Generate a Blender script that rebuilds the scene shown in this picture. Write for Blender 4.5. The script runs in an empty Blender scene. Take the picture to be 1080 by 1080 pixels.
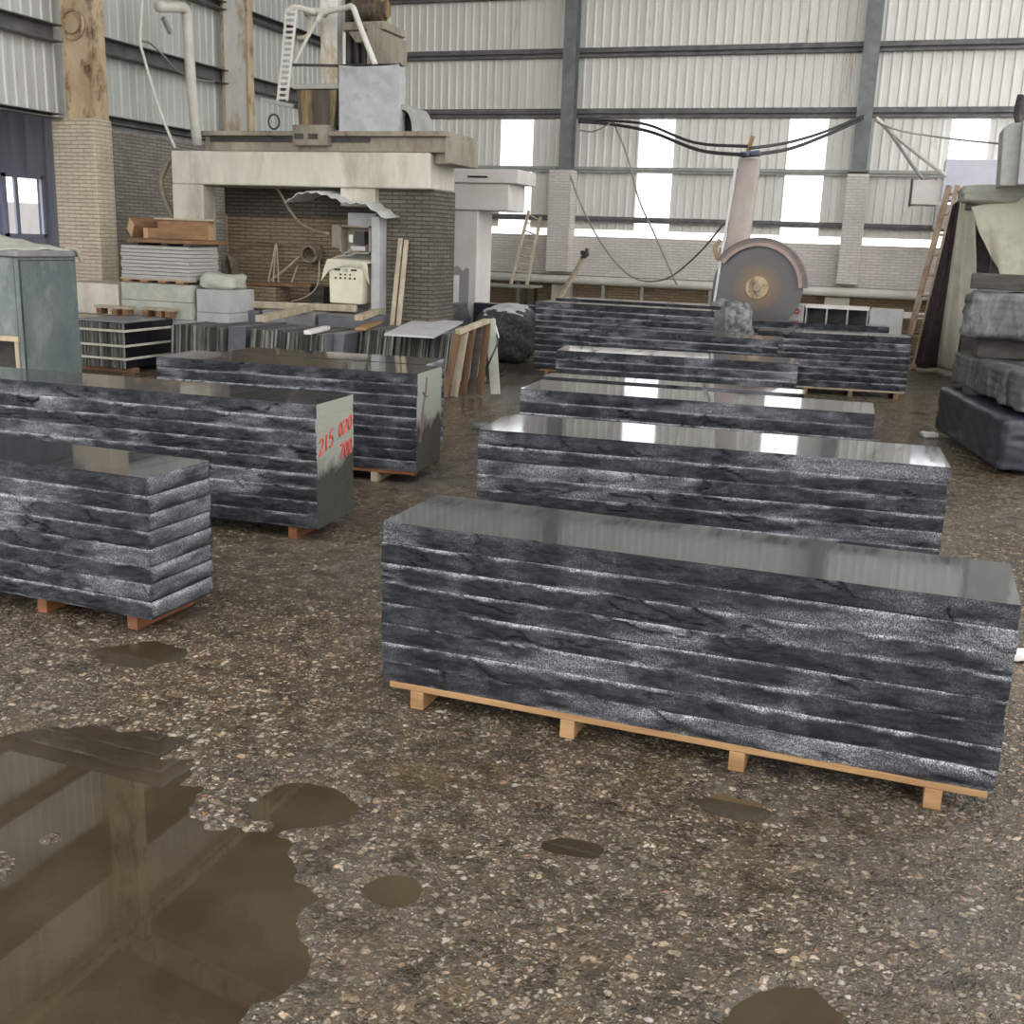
import bpy, math, random
import numpy as np
from mathutils import Vector, Matrix

scene = bpy.context.scene
COL = scene.collection
random.seed(5)
PI = math.pi

# ------------------------------------------------------------------ camera, sky, exposure
cam_data = bpy.data.cameras.new('camera')
cam = bpy.data.objects.new('camera', cam_data)
COL.objects.link(cam)
cam_data.sensor_width = 36.0
cam_data.lens = 1150.3 / 1080 * 36.0
cam_data.clip_start = 0.05
cam_data.clip_end = 200
_r, _u, _f = Vector((0.94282, 0.33153, 0.03417)), Vector((-0.11137, 0.21696, 0.96981)), Vector((-0.31411, 0.91817, -0.24148))
_f.normalize(); _r = _f.cross(Vector(_u)).normalized(); _u = _r.cross(_f).normalized()
cam.matrix_world = Matrix(((_r.x, _u.x, -_f.x, 0), (_r.y, _u.y, -_f.y, 0), (_r.z, _u.z, -_f.z, 1.6), (0, 0, 0, 1)))
scene.camera = cam

world = bpy.data.worlds.new('overcast_sky')
scene.world = world
world.use_nodes = True
wn = world.node_tree
wn.nodes.clear()
w_out = wn.nodes.new('ShaderNodeOutputWorld')
w_bg = wn.nodes.new('ShaderNodeBackground')
w_tc = wn.nodes.new('ShaderNodeTexCoord')
w_sep = wn.nodes.new('ShaderNodeSeparateXYZ')
w_ramp = wn.nodes.new('ShaderNodeValToRGB')
w_ramp.color_ramp.elements[0].position = 0.46
w_ramp.color_ramp.elements[0].color = (0.30, 0.29, 0.27, 1)
w_ramp.color_ramp.elements[1].position = 0.52
w_ramp.color_ramp.elements[1].color = (0.98, 0.98, 0.97, 1)
w_map = wn.nodes.new('ShaderNodeMapRange')
w_map.inputs['From Min'].default_value = -1
wn.links.new(w_tc.outputs['Generated'], w_sep.inputs[0])
wn.links.new(w_sep.outputs['Z'], w_map.inputs['Value'])
wn.links.new(w_map.outputs[0], w_ramp.inputs[0])
wn.links.new(w_ramp.outputs[0], w_bg.inputs['Color'])
w_bg.inputs['Strength'].default_value = 1.9
wn.links.new(w_bg.outputs[0], w_out.inputs['Surface'])

scene.view_settings.view_transform = 'Standard'
scene.view_settings.look = 'None'
scene.view_settings.gamma = 1.0
scene.view_settings.use_curve_mapping = False
scene.view_settings.exposure = 0.75

# ------------------------------------------------------------------ mesh helpers
class MB:
    """collects boxes, tubes and prisms into one mesh"""
    def __init__(s):
        s.v, s.f, s.m = [], [], []
    def add(s, verts, faces, mi=0):
        o = len(s.v)
        s.v += [tuple(p) for p in verts]
        s.f += [tuple(i + o for i in f) for f in faces]
        s.m += [mi] * len(faces)
        return s
    def box(s, x0, x1, y0, y1, z0, z1, mi=0):
        v = [(x0, y0, z0), (x1, y0, z0), (x1, y1, z0), (x0, y1, z0), (x0, y0, z1), (x1, y0, z1), (x1, y1, z1), (x0, y1, z1)]
        return s.add(v, [(0, 3, 2, 1), (4, 5, 6, 7), (0, 1, 5, 4), (1, 2, 6, 5), (2, 3, 7, 6), (3, 0, 4, 7)], mi)
    def obox(s, c, size, rz=0, rx=0, ry=0, mi=0):
        m = Matrix.Translation(c) @ Matrix.Rotation(rz, 4, 'Z') @ Matrix.Rotation(ry, 4, 'Y') @ Matrix.Rotation(rx, 4, 'X')
        a, b, d = [t / 2 for t in size]
        v = [m @ Vector(p) for p in [(-a, -b, -d), (a, -b, -d), (a, b, -d), (-a, b, -d), (-a, -b, d), (a, -b, d), (a, b, d), (-a, b, d)]]
        return s.add(v, [(0, 3, 2, 1), (4, 5, 6, 7), (0, 1, 5, 4), (1, 2, 6, 5), (2, 3, 7, 6), (3, 0, 4, 7)], mi)
    def bar(s, p, q, w, d=None, up=(0, 0, 1), mi=0):
        """a square bar from p to q, w wide and d deep"""
        d = d or w
        p, q = Vector(p), Vector(q)
        t = (q - p).normalized()
        u = Vector(up)
        if abs(t.dot(u)) > 0.95: u = Vector((0, 1, 0))
        a = t.cross(u).normalized() * (w / 2)
        b = a.cross(t).normalized() * (d / 2)
        v = [p - a - b, p + a - b, p + a + b, p - a + b, q - a - b, q + a - b, q + a + b, q - a + b]
        return s.add(v, [(0, 3, 2, 1), (4, 5, 6, 7), (0, 1, 5, 4), (1, 2, 6, 5), (2, 3, 7, 6), (3, 0, 4, 7)], mi)
    def tube(s, pts, r, n=8, smooth=4, mi=0, caps=True, close=False):
        P = [Vector(p) for p in pts]
        if smooth > 1 and len(P) > 2:
            Q = []
            m = len(P)
            rng = range(m) if close else range(m - 1)
            for i in rng:
                p0 = P[(i - 1) % m] if (close or i > 0) else P[0]
                p1, p2 = P[i], P[(i + 1) % m]
                p3 = P[(i + 2) % m] if (close or i + 2 < m) else P[-1]
                for k in range(smooth):
                    t = k / smooth
                    Q.append(0.5 * ((2 * p1) + (p2 - p0) * t + (2 * p0 - 5 * p1 + 4 * p2 - p3) * t * t + (3 * p1 - p0 - 3 * p2 + p3) * t ** 3))
            if not close: Q.append(P[-1])
            P = Q
        m = len(P)
        rr = r if isinstance(r, (list, tuple)) else None
        prev = None
        verts, faces = [], []
        for i, p in enumerate(P):
            if close:
                t = (P[(i + 1) % m] - P[i - 1])
            else:
                t = (P[min(i + 1, m - 1)] - P[max(i - 1, 0)])
            if t.length < 1e-9: t = Vector((0, 0, 1))
            t.normalize()
            if prev is None:
                u = Vector((0, 0, 1)) if abs(t.z) < 0.9 else Vector((1, 0, 0))
                a = t.cross(u).normalized()
            else:
                a = prev - t * prev.dot(t)
                a = a.normalized() if a.length > 1e-6 else t.orthogonal().normalized()
            prev = a
            b = t.cross(a)
            ri = (rr[0] + (rr[1] - rr[0]) * i / max(1, m - 1)) if rr else r
            for k in range(n):
                ang = 2 * PI * k / n
                verts.append(p + (a * math.cos(ang) + b * math.sin(ang)) * ri)
        for i in range(m if close else m - 1):
            j = (i + 1) % m
            for k in range(n):
                l = (k + 1) % n
                faces.append((i * n + k, i * n + l, j * n + l, j * n + k))
        if caps and not close:
            faces.append(tuple(range(n - 1, -1, -1)))
            faces.append(tuple((m - 1) * n + k for k in range(n)))
        return s.add(verts, faces, mi)
    def prism(s, poly, axis, a0, a1, mi=0):
        """poly: 2-D outline, extruded along axis 'x', 'y' or 'z' from a0 to a1"""
        def P(p, a):
            return {'x': (a, p[0], p[1]), 'y': (p[0], a, p[1]), 'z': (p[0], p[1], a)}[axis]
        n = len(poly)
        v = [P(p, a0) for p in poly] + [P(p, a1) for p in poly]
        f = [tuple(range(n)), tuple(range(2 * n - 1, n - 1, -1))]
        f += [(i, i + n, (i + 1) % n + n, (i + 1) % n) for i in range(n)]
        return s.add(v, f, mi)
    def grid(s, P, mi=0):
        """P: rows of points"""
        R, C_ = len(P), len(P[0])
        v = [p for row in P for p in row]
        f = [(i * C_ + j, i * C_ + j + 1, (i + 1) * C_ + j + 1, (i + 1) * C_ + j) for i in range(R - 1) for j in range(C_ - 1)]
        return s.add(v, f, mi)
    def build(s, name, mats, parent=None, bevel=0.0, smooth=False, solid=0.0, fix=True):
        me = bpy.data.meshes.new(name)
        vs = s.v
        if parent is not None:
            o = parent.get('_org', None)
            if o is not None:
                vs = [(p[0] - o[0], p[1] - o[1], p[2] - o[2]) for p in vs]
        me.from_pydata(vs, [], s.f)
        for m in (mats if isinstance(mats, (list, tuple)) else [mats]):
            me.materials.append(m)
        me.polygons.foreach_set('material_index', s.m)
        if smooth: me.polygons.foreach_set('use_smooth', [True] * len(s.f))
        me.update()
        if fix:
            import bmesh
            bm = bmesh.new(); bm.from_mesh(me)
            bmesh.ops.recalc_face_normals(bm, faces=bm.faces)
            bm.to_mesh(me); bm.free()
        ob = bpy.data.objects.new(name, me)
        COL.objects.link(ob)
        if parent is not None: ob.parent = parent
        if solid:
            md = ob.modifiers.new('thickness', 'SOLIDIFY'); md.thickness = solid; md.offset = 0
        if bevel:
            md = ob.modifiers.new('edge', 'BEVEL'); md.width = bevel; md.segments = 2; md.limit_method = 'ANGLE'; md.angle_limit = 0.6
        return ob

def tag(o, label, cat, group=None):
    o['label'] = label; o['category'] = cat
    if group: o['group'] = group
    return o
def thing(name, label, cat, loc=(0, 0, 0), group=None):
    o = bpy.data.objects.new(name, None)
    COL.objects.link(o)
    o.empty_display_size = 0.1
    o.location = loc
    o['_org'] = list(loc)
    return tag(o, label, cat, group)
def struct(o):
    o['kind'] = 'structure'
    return o

# ------------------------------------------------------------------ numpy noise
def vnoise(x, y, seed=0):
    rs = np.random.RandomState(seed)
    T = rs.rand(256, 256)
    xi, yi = np.floor(x).astype(int), np.floor(y).astype(int)
    fx, fy = x - xi, y - yi
    fx, fy = fx * fx * (3 - 2 * fx), fy * fy * (3 - 2 * fy)
    a, b = T[xi % 256, yi % 256], T[(xi + 1) % 256, yi % 256]
    c, d = T[xi % 256, (yi + 1) % 256], T[(xi + 1) % 256, (yi + 1) % 256]
    return (a * (1 - fx) + b * fx) * (1 - fy) + (c * (1 - fx) + d * fx) * fy
def fbm(x, y, oct=4, seed=0, gain=0.5):
    s, a, t = 0, 1, 0
    for k in range(oct):
        s = s + a * vnoise(x * 2 ** k + 17.3 * k, y * 2 ** k + 5.1 * k, seed + k); t += a; a *= gain
    return s / t - 0.5

# ------------------------------------------------------------------ materials
def mat(name):
    m = bpy.data.materials.new(name); m.use_nodes = True
    nt = m.node_tree
    return m, nt, nt.nodes['Principled BSDF']
def N(nt, t, **kw):
    n = nt.nodes.new('ShaderNode' + t)
    for k, v in kw.items():
        if k in n.inputs: n.inputs[k].default_value = v
        else: setattr(n, k, v)
    return n
def ramp(nt, src, stops):
    r = N(nt, 'ValToRGB')
    e = r.color_ramp.elements
    while len(e) > 1: e.remove(e[-1])
    e[0].position = stops[0][0]; e[0].color = (*stops[0][1], 1) if len(stops[0][1]) == 3 else stops[0][1]
    for p, c in stops[1:]:
        x = e.new(p); x.color = (*c, 1)
    nt.links.new(src, r.inputs[0])
    return r.outputs[0]
def mixc(nt, fac, a, b, mode='MIX'):
    n = N(nt, 'Mix', data_type='RGBA', blend_type=mode)
    if hasattr(fac, 'is_linked'): nt.links.new(fac, n.inputs[0])
    else: n.inputs[0].default_value = fac
    for i, c in ((6, a), (7, b)):
        if hasattr(c, 'is_linked'): nt.links.new(c, n.inputs[i])
        else: n.inputs[i].default_value = (*c, 1)
    return n.outputs[2]
def coords(nt, scale=(1, 1, 1), kind='Object'):
    t = N(nt, 'TexCoord'); mp = N(nt, 'Mapping'); mp.inputs['Scale'].default_value = scale
    nt.links.new(t.outputs[kind], mp.inputs[0])
    return mp.outputs[0]
def geo_coords(nt, scale=(1, 1, 1)):
    t = N(nt, 'NewGeometry'); mp = N(nt, 'Mapping'); mp.inputs['Scale'].default_value = scale
    nt.links.new(t.outputs['Position'], mp.inputs[0])
    return mp.outputs[0]
def noise(nt, vec, scale, detail=4, rough=0.6):
    n = N(nt, 'TexNoise', Scale=scale, Detail=detail, Roughness=rough)
    nt.links.new(vec, n.inputs['Vector'])
    return n.outputs['Fac']
def bump(nt, b, h, strength=0.5, dist=0.01):
    n = N(nt, 'Bump', Strength=strength, Distance=dist)
    nt.links.new(h, n.inputs['Height']); nt.links.new(n.outputs[0], b.inputs['Normal'])
    return n

def simple(name, c1, c2, scale=4, rough=0.7, metal=0.0, stretch=(1, 1, 1), bumps=0.2, bdist=0.01, c3=None, s3=1.2, lo=0.35, hi=0.65):
    m, nt, b = mat(name)
    v = geo_coords(nt, stretch)
    f = noise(nt, v, scale, 6, 0.65)
    col = ramp(nt, f, [(lo, c1), (hi, c2)])
    if c3:
        g = noise(nt, v, s3, 5, 0.7)
        gm = ramp(nt, g, [(0.5, (0, 0, 0)), (0.66, (1, 1, 1))])
        col = mixc(nt, gm, col, c3)
    nt.links.new(col, b.inputs['Base Color'])
    b.inputs['Roughness'].default_value = rough
    b.inputs['Metallic'].default_value = metal
    if bumps:
        h = noise(nt, v, scale * 5, 4, 0.6)
        bump(nt, b, h, bumps, bdist)
    return m

# split granite face: charcoal with paler grain along slab edges and on bulges (attribute 'wear')
def granite_rough(name, dark=(0.012, 0.013, 0.017), pale=(0.58, 0.59, 0.64), amount=1.0):
    m, nt, b = mat(name)
    v = geo_coords(nt)
    sp = N(nt, 'TexNoise', Scale=230.0, Detail=3.0, Roughness=0.7); nt.links.new(v, sp.inputs['Vector'])
    speck = ramp(nt, sp.outputs['Fac'], [(0.46, (0, 0, 0)), (0.62, (1, 1, 1))])
    at = N(nt, 'Attribute', attribute_name='paleness')
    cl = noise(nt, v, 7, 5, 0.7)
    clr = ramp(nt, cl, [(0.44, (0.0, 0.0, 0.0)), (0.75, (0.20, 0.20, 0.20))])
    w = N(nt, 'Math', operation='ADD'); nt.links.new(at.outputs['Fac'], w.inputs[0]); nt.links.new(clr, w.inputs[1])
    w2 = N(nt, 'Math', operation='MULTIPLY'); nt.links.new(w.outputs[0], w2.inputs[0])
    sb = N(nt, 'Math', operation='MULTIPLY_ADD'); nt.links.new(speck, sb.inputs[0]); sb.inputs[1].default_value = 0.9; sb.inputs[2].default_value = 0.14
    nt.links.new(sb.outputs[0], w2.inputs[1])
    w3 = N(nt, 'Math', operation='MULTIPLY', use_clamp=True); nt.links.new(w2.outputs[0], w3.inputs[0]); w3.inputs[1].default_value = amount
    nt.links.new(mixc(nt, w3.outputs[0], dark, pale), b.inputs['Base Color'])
    b.inputs['Roughness'].default_value = 0.75
    b.inputs['Specular IOR Level'].default_value = 0.30
    h = noise(nt, v, 90, 5, 0.7)
    bump(nt, b, h, 0.7, 0.006)
    return m
def granite_polished(name, base=(0.026, 0.027, 0.028), rough=0.05):
    m, nt, b = mat(name)
    v = geo_coords(nt)
    sp = noise(nt, v, 260, 2, 0.7)
    c = ramp(nt, sp, [(0.4, base), (0.7, tuple(min(1, t * 3.2) for t in base))])
    nt.links.new(c, b.inputs['Base Color'])
    r = noise(nt, geo_coords(nt, (6, 0.6, 1)), 3, 4, 0.6)
    rr = ramp(nt, r, [(0.35, (rough * 0.6,) * 3), (0.7, (rough * 2.0,) * 3)])
    nt.links.new(rr, b.inputs['Roughness'])
    b.inputs['IOR'].default_value = 2.0
    h = noise(nt, geo_coords(nt, (30, 0.8, 1)), 3, 3, 0.5)
    bump(nt, b, h, 0.012, 0.003)
    return m
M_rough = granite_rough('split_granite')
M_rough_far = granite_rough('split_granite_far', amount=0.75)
M_pol = granite_polished('polished_granite')
M_end = granite_polished('sawn_granite_end', base=(0.05, 0.052, 0.048), rough=0.12)
def two_tone_end():
    m, nt, b = mat('two_tone_sawn_end')  # sawn end, paler above an irregular boundary and darker below
    v = geo_coords(nt)
    g = N(nt, 'NewGeometry'); s = N(nt, 'SeparateXYZ'); nt.links.new(g.outputs['Position'], s.inputs[0])
    n1 = noise(nt, v, 3.5, 4, 0.6)
    a = N(nt, 'Math', operation='MULTIPLY_ADD'); nt.links.new(n1, a.inputs[0]); a.inputs[1].default_value = 0.35; nt.links.new(s.outputs['Z'], a.inputs[2])
    f = ramp(nt, a.outputs[0], [(0.545, (0, 0, 0)), (0.62, (1, 1, 1))])
    grain = noise(nt, v, 200, 2, 0.7)
    dry = ramp(nt, grain, [(0.35, (0.25, 0.26, 0.22)), (0.65, (0.36, 0.37, 0.32))])  # tone of the upper part
    wet = ramp(nt, grain, [(0.35, (0.040, 0.042, 0.037)), (0.65, (0.075, 0.077, 0.068))])  # tone of the lower part
    nt.links.new(mixc(nt, f, wet, dry), b.inputs['Base Color'])
    b.inputs['Roughness'].default_value = 0.25
    b.inputs['IOR'].default_value = 1.6
    return m
M_end_two_tone = two_tone_end()
M_boulder = simple('mottled_boulder', (0.10, 0.10, 0.10), (0.42, 0.42, 0.41), 14, 0.8, bumps=0.8, bdist=0.03, c3=(0.06, 0.06, 0.06), s3=5)
M_boulder_dark = simple('dark_mottled_boulder', (0.022, 0.022, 0.025), (0.12, 0.12, 0.13), 22, 0.6, bumps=0.8, bdist=0.03)
M_quarry = simple('quarry_face', (0.035, 0.036, 0.04), (0.11, 0.11, 0.115), 3, 0.6, stretch=(1, 1, 0.35), bumps=0.6, c3=(0.2, 0.2, 0.2), s3=4)
M_quarry_dark = simple('wet_sawn_face', (0.018, 0.021, 0.03), (0.04, 0.045, 0.06), 3, 0.35, bumps=0.3)

def brick_mat(name, c1, c2, mortar, bs=0.06, row=0.047, bw=0.19, bumps=1.0, dirt=(0.12, 0.10, 0.08)):
    m, nt, b = mat(name)
    g = N(nt, 'NewGeometry'); s = N(nt, 'SeparateXYZ'); nt.links.new(g.outputs['Position'], s.inputs[0])
    a = N(nt, 'Math', operation='ADD'); nt.links.new(s.outputs['X'], a.inputs[0]); nt.links.new(s.outputs['Y'], a.inputs[1])
    c = N(nt, 'CombineXYZ'); nt.links.new(a.outputs[0], c.inputs[0]); nt.links.new(s.outputs['Z'], c.inputs[1])
    t = N(nt, 'TexBrick', Scale=1.0)
    t.inputs['Color1'].default_value = (*c1, 1); t.inputs['Color2'].default_value = (*c2, 1); t.inputs['Mortar'].default_value = (*mortar, 1)
    t.inputs['Mortar Size'].default_value = 0.007; t.inputs['Mortar Smooth'].default_value = 0.5
    t.inputs['Brick Width'].default_value = bw; t.inputs['Row Height'].default_value = row
    nt.links.new(c.outputs[0], t.inputs['Vector'])
    f = noise(nt, geo_coords(nt), 2.2, 6, 0.7)
    fm = ramp(nt, f, [(0.5, (0, 0, 0)), (0.75, (0.7, 0.7, 0.7))])
    nt.links.new(mixc(nt, fm, t.outputs['Color'], dirt), b.inputs['Base Color'])
    b.inputs['Roughness'].default_value = 0.9
    inv = N(nt, 'Math', operation='SUBTRACT'); inv.inputs[0].default_value = 1.0; nt.links.new(t.outputs['Fac'], inv.inputs[1])
    nn = noise(nt, geo_coords(nt), 40, 4, 0.7)
    ad = N(nt, 'Math', operation='MULTIPLY_ADD'); nt.links.new(nn, ad.inputs[0]); ad.inputs[1].default_value = 0.9; nt.links.new(inv.outputs[0], ad.inputs[2])
    bump(nt, b, ad.outputs[0], bumps, 0.012)
    return m
M_brick_cream = brick_mat('cream_washed_brick', (0.70, 0.60, 0.46), (0.62, 0.53, 0.40), (0.50, 0.42, 0.31), dirt=(0.45, 0.38, 0.28))
M_brick_grey = brick_mat('grey_rough_brick', (0.38, 0.35, 0.30), (0.29, 0.27, 0.23), (0.19, 0.175, 0.15), dirt=(0.2, 0.18, 0.15))
M_brick_dado = brick_mat('pale_dado_brick', (0.84, 0.79, 0.74), (0.77, 0.72, 0.67), (0.62, 0.57, 0.53), dirt=(0.60, 0.55, 0.51))
M_brick_dark = brick_mat('dark_stained_brick', (0.17, 0.15, 0.12), (0.12, 0.105, 0.085), (0.06, 0.055, 0.05), dirt=(0.08, 0.07, 0.06))
M_brick_brown = brick_mat('mud_stained_brick', (0.36, 0.27, 0.17), (0.30, 0.23, 0.14), (0.20, 0.15, 0.10), dirt=(0.17, 0.13, 0.09))

def sheet_mat(name, c1, c2, rust=(0.30, 0.17, 0.09), rust_lo=0.62):
    m, nt, b = mat(name)
    v = geo_coords(nt, (1.3, 1.3, 0.10))
    f = noise(nt, v, 3.5, 6, 0.7)
    c = ramp(nt, f, [(0.3, c1), (0.7, c2)])
    r = noise(nt, geo_coords(nt, (3.0, 3.0, 0.35)), 1.6, 6, 0.75)
    rm = ramp(nt, r, [(rust_lo, (0, 0, 0)), (rust_lo + 0.12, (0.8, 0.8, 0.8))])
    nt.links.new(mixc(nt, rm, c, rust), b.inputs['Base Color'])
    b.inputs['Roughness'].default_value = 0.5
    b.inputs['Metallic'].default_value = 0.15
    return m
M_sheet_back = sheet_mat('pale_wall_sheet', (0.68, 0.67, 0.62), (0.82, 0.81, 0.76), (0.45, 0.34, 0.25), 0.60)
M_sheet_left = sheet_mat('weathered_wall_sheet', (0.46, 0.47, 0.45), (0.66, 0.67, 0.64), (0.30, 0.19, 0.11), 0.60)
M_sheet_roof = sheet_mat('brown_roof_sheet', (0.20, 0.165, 0.12), (0.28, 0.23, 0.17), (0.16, 0.10, 0.06), 0.55)
M_sheet_annex = simple('blue_grey_sheet', (0.36, 0.39, 0.52), (0.48, 0.51, 0.64), 2, 0.5, stretch=(3, 3, 0.2), bumps=0)
M_concrete = simple('weathered_concrete', (0.55, 0.51, 0.43), (0.68, 0.64, 0.55), 2.5, 0.9, stretch=(1.6, 1.6, 0.5), bumps=0.35, c3=(0.42, 0.38, 0.31), s3=1.1)
M_concrete_white = simple('white_washed_concrete', (0.66, 0.62, 0.58), (0.76, 0.73, 0.70), 2.5, 0.9, bumps=0.25)
M_concrete_grey = simple('grey_cast_concrete', (0.36, 0.36, 0.35), (0.46, 0.46, 0.45), 5, 0.85, bumps=0.3)
M_plaster_patch = simple('bare_grey_render', (0.33, 0.32, 0.33), (0.40, 0.39, 0.39), 4, 0.9)
M_bluewhite = simple('bluish_white_concrete', (0.60, 0.60, 0.68), (0.68, 0.68, 0.76), 3, 0.9, bumps=0.2)
M_steel_blue = simple('grey_blue_steel', (0.155, 0.17, 0.172), (0.23, 0.245, 0.245), 5, 0.6, 0.2, bumps=0.1)
M_steel_grey = simple('dusty_grey_steel', (0.30, 0.31, 0.29), (0.42, 0.42, 0.39), 5, 0.6, 0.2, bumps=0.1)
M_girt = simple('dark_girt_steel', (0.11, 0.11, 0.11), (0.20, 0.20, 0.19), 5, 0.6, 0.3, bumps=0.1)
M_rust = simple('rusty_brown_steel', (0.46, 0.34, 0.20), (0.62, 0.51, 0.35), 3, 0.8, stretch=(1, 1, 0.5), bumps=0.3, c3=(0.16, 0.09, 0.05), s3=5)
M_white_rust = simple('white_paint_with_rust', (0.74, 0.72, 0.66), (0.86, 0.85, 0.80), 3, 0.7, stretch=(1, 1, 0.4), bumps=0.2, c3=(0.45, 0.30, 0.14), s3=2.2)
M_dirty_steel = simple('grimy_machine_steel', (0.24, 0.21, 0.16), (0.42, 0.38, 0.30), 4, 0.7, 0.2, stretch=(1, 1, 0.4), bumps=0.3, c3=(0.12, 0.09, 0.07), s3=2)
M_dark_steel = simple('black_oily_steel', (0.025, 0.024, 0.022), (0.075, 0.07, 0.06), 5, 0.5, 0.4, bumps=0.2)
M_box_rust = simple('streaked_rust_box', (0.05, 0.042, 0.032), (0.11, 0.09, 0.065), 3, 0.7, 0.1, stretch=(2.5, 2.5, 0.35), bumps=0.3, c3=(0.36, 0.24, 0.10), s3=2.0)
M_pipe = simple('dusty_white_pipe', (0.62, 0.60, 0.53), (0.74, 0.72, 0.66), 4, 0.6, bumps=0.1)
M_green = simple('faded_green_paint', (0.085, 0.115, 0.115), (0.15, 0.18, 0.175), 3, 0.45, 0.1, stretch=(1, 1, 0.6), bumps=0.15, c3=(0.23, 0.25, 0.23), s3=2.5)
M_wood = simple('pale_pine_board', (0.235, 0.125, 0.05), (0.37, 0.22, 0.098), 4, 0.7, stretch=(0.6, 4, 4), bumps=0.2)
M_wood_red = simple('wet_reddish_timber', (0.15, 0.055, 0.022), (0.24, 0.098, 0.038), 4, 0.5, stretch=(2, 0.6, 3), bumps=0.2)
M_wood_old = simple('weathered_plank', (0.30, 0.25, 0.18), (0.46, 0.39, 0.28), 4, 0.85, stretch=(3, 3, 0.5), bumps=0.3)
M_wood_brown = simple('brown_timber', (0.15, 0.078, 0.038), (0.27, 0.15, 0.075), 4, 0.75, stretch=(1, 0.5, 3), bumps=0.3)
M_wood_end = simple('cut_timber_end', (0.52, 0.33, 0.17), (0.62, 0.42, 0.24), 8, 0.8)
M_wood_dark = simple('blackened_timber', (0.035, 0.032, 0.028), (0.085, 0.078, 0.068), 4, 0.8, stretch=(0.5, 3, 3), bumps=0.4)
M_ladder = simple('rusted_ladder_steel', (0.26, 0.16, 0.10), (0.46, 0.37, 0.27), 4, 0.7, bumps=0.1)
M_ladder_pale = simple('pale_bamboo', (0.55, 0.48, 0.36), (0.66, 0.58, 0.46), 4, 0.7, bumps=0.1)
M_tarp = simple('cream_canvas', (0.58, 0.56, 0.44), (0.70, 0.68, 0.56), 2, 0.85, bumps=0.3, c3=(0.50, 0.46, 0.36), s3=1.5)
M_tarp_grey = simple('grey_woven_tarpaulin', (0.40, 0.41, 0.42), (0.52, 0.53, 0.54), 3, 0.7, bumps=0.4, c3=(0.33, 0.33, 0.33), s3=3)
M_tarp_shaded = simple('canvas_with_painted_shade', (0.03, 0.022, 0.028), (0.075, 0.055, 0.06), 4, 0.6, stretch=(4, 4, 0.3), bumps=0.3)  # underside of the canvas, with its shade put into the colour
M_rope = simple('muddy_rope', (0.42, 0.36, 0.26), (0.60, 0.54, 0.42), 12, 0.9, bumps=0.4)
M_hose = simple('grey_brown_hose', (0.19, 0.15, 0.11), (0.32, 0.27, 0.2), 8, 0.7, bumps=0.2)
M_cable = simple('black_cable', (0.03, 0.03, 0.032), (0.06, 0.06, 0.06), 8, 0.6, bumps=0)
M_cable_grey = simple('grey_cable', (0.26, 0.25, 0.23), (0.36, 0.35, 0.32), 8, 0.6, bumps=0)
M_panel_cream = simple('cream_enamel', (0.60, 0.57, 0.42), (0.72, 0.69, 0.54), 3, 0.6, bumps=0.1)
M_switch = simple('black_switch', (0.02, 0.02, 0.02), (0.04, 0.04, 0.04), 8, 0.4, bumps=0)
M_tin = simple('galvanised_tin', (0.55, 0.56, 0.55), (0.70, 0.70, 0.69), 5, 0.5, 0.2, bumps=0.1)
M_redpaint = simple('red_marker_paint', (0.42, 0.05, 0.04), (0.55, 0.09, 0.07), 20, 0.6, bumps=0)
M_paver = simple('grey_paver_edge', (0.36, 0.35, 0.33), (0.46, 0.45, 0.42), 6, 0.9, stretch=(1, 1, 8), bumps=0.4)
M_stone_pale = simple('pale_dusty_stone', (0.42, 0.42, 0.42), (0.54, 0.54, 0.54), 5, 0.6, bumps=0.2)
M_stone_mid = simple('dusty_stone_top', (0.17, 0.165, 0.17), (0.25, 0.24, 0.24), 5, 0.55, bumps=0.2)
M_stone_green = simple('mossy_cut_stone', (0.36, 0.37, 0.32), (0.48, 0.48, 0.42), 6, 0.9, bumps=0.4)
M_plate_edge = simple('slab_edge_olive', (0.045, 0.047, 0.036), (0.20, 0.20, 0.165), 9, 0.6, stretch=(6, 1, 0.5), bumps=0.5)
M_plate_black = simple('polished_black_slab', (0.008, 0.008, 0.011), (0.014, 0.014, 0.018), 5, 0.18, bumps=0)
M_plate_grey = simple('sawn_grey_slab', (0.10, 0.105, 0.115), (0.15, 0.155, 0.165), 5, 0.4, bumps=0.1)
M_strap = simple('pale_strapping', (0.48, 0.46, 0.38), (0.58, 0.56, 0.47), 5, 0.7, bumps=0)
M_blue = simple('blue_wrap', (0.10, 0.16, 0.32), (0.20, 0.27, 0.42), 8, 0.6, bumps=0)
def blade_mat():
    m, nt, b = mat('saw_disc_steel')
    t = N(nt, 'TexCoord')
    l = N(nt, 'VectorMath', operation='LENGTH'); nt.links.new(t.outputs['Object'], l.inputs[0])
    nn = noise(nt, geo_coords(nt), 9, 5, 0.7)
    a = N(nt, 'Math', operation='MULTIPLY_ADD'); nt.links.new(nn, a.inputs[0]); a.inputs[1].default_value = 0.16; nt.links.new(l.outputs['Value'], a.inputs[2])
    c = ramp(nt, a.outputs[0], [(0.10, (0.30, 0.21, 0.12)), (0.28, (0.19, 0.14, 0.095)), (0.42, (0.125, 0.11, 0.105)), (0.62, (0.115, 0.112, 0.12))])
    nt.links.new(c, b.inputs['Base Color'])
    b.inputs['Roughness'].default_value = 0.45; b.inputs['Metallic'].default_value = 0.35
    return m
M_blade = blade_mat()
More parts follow.
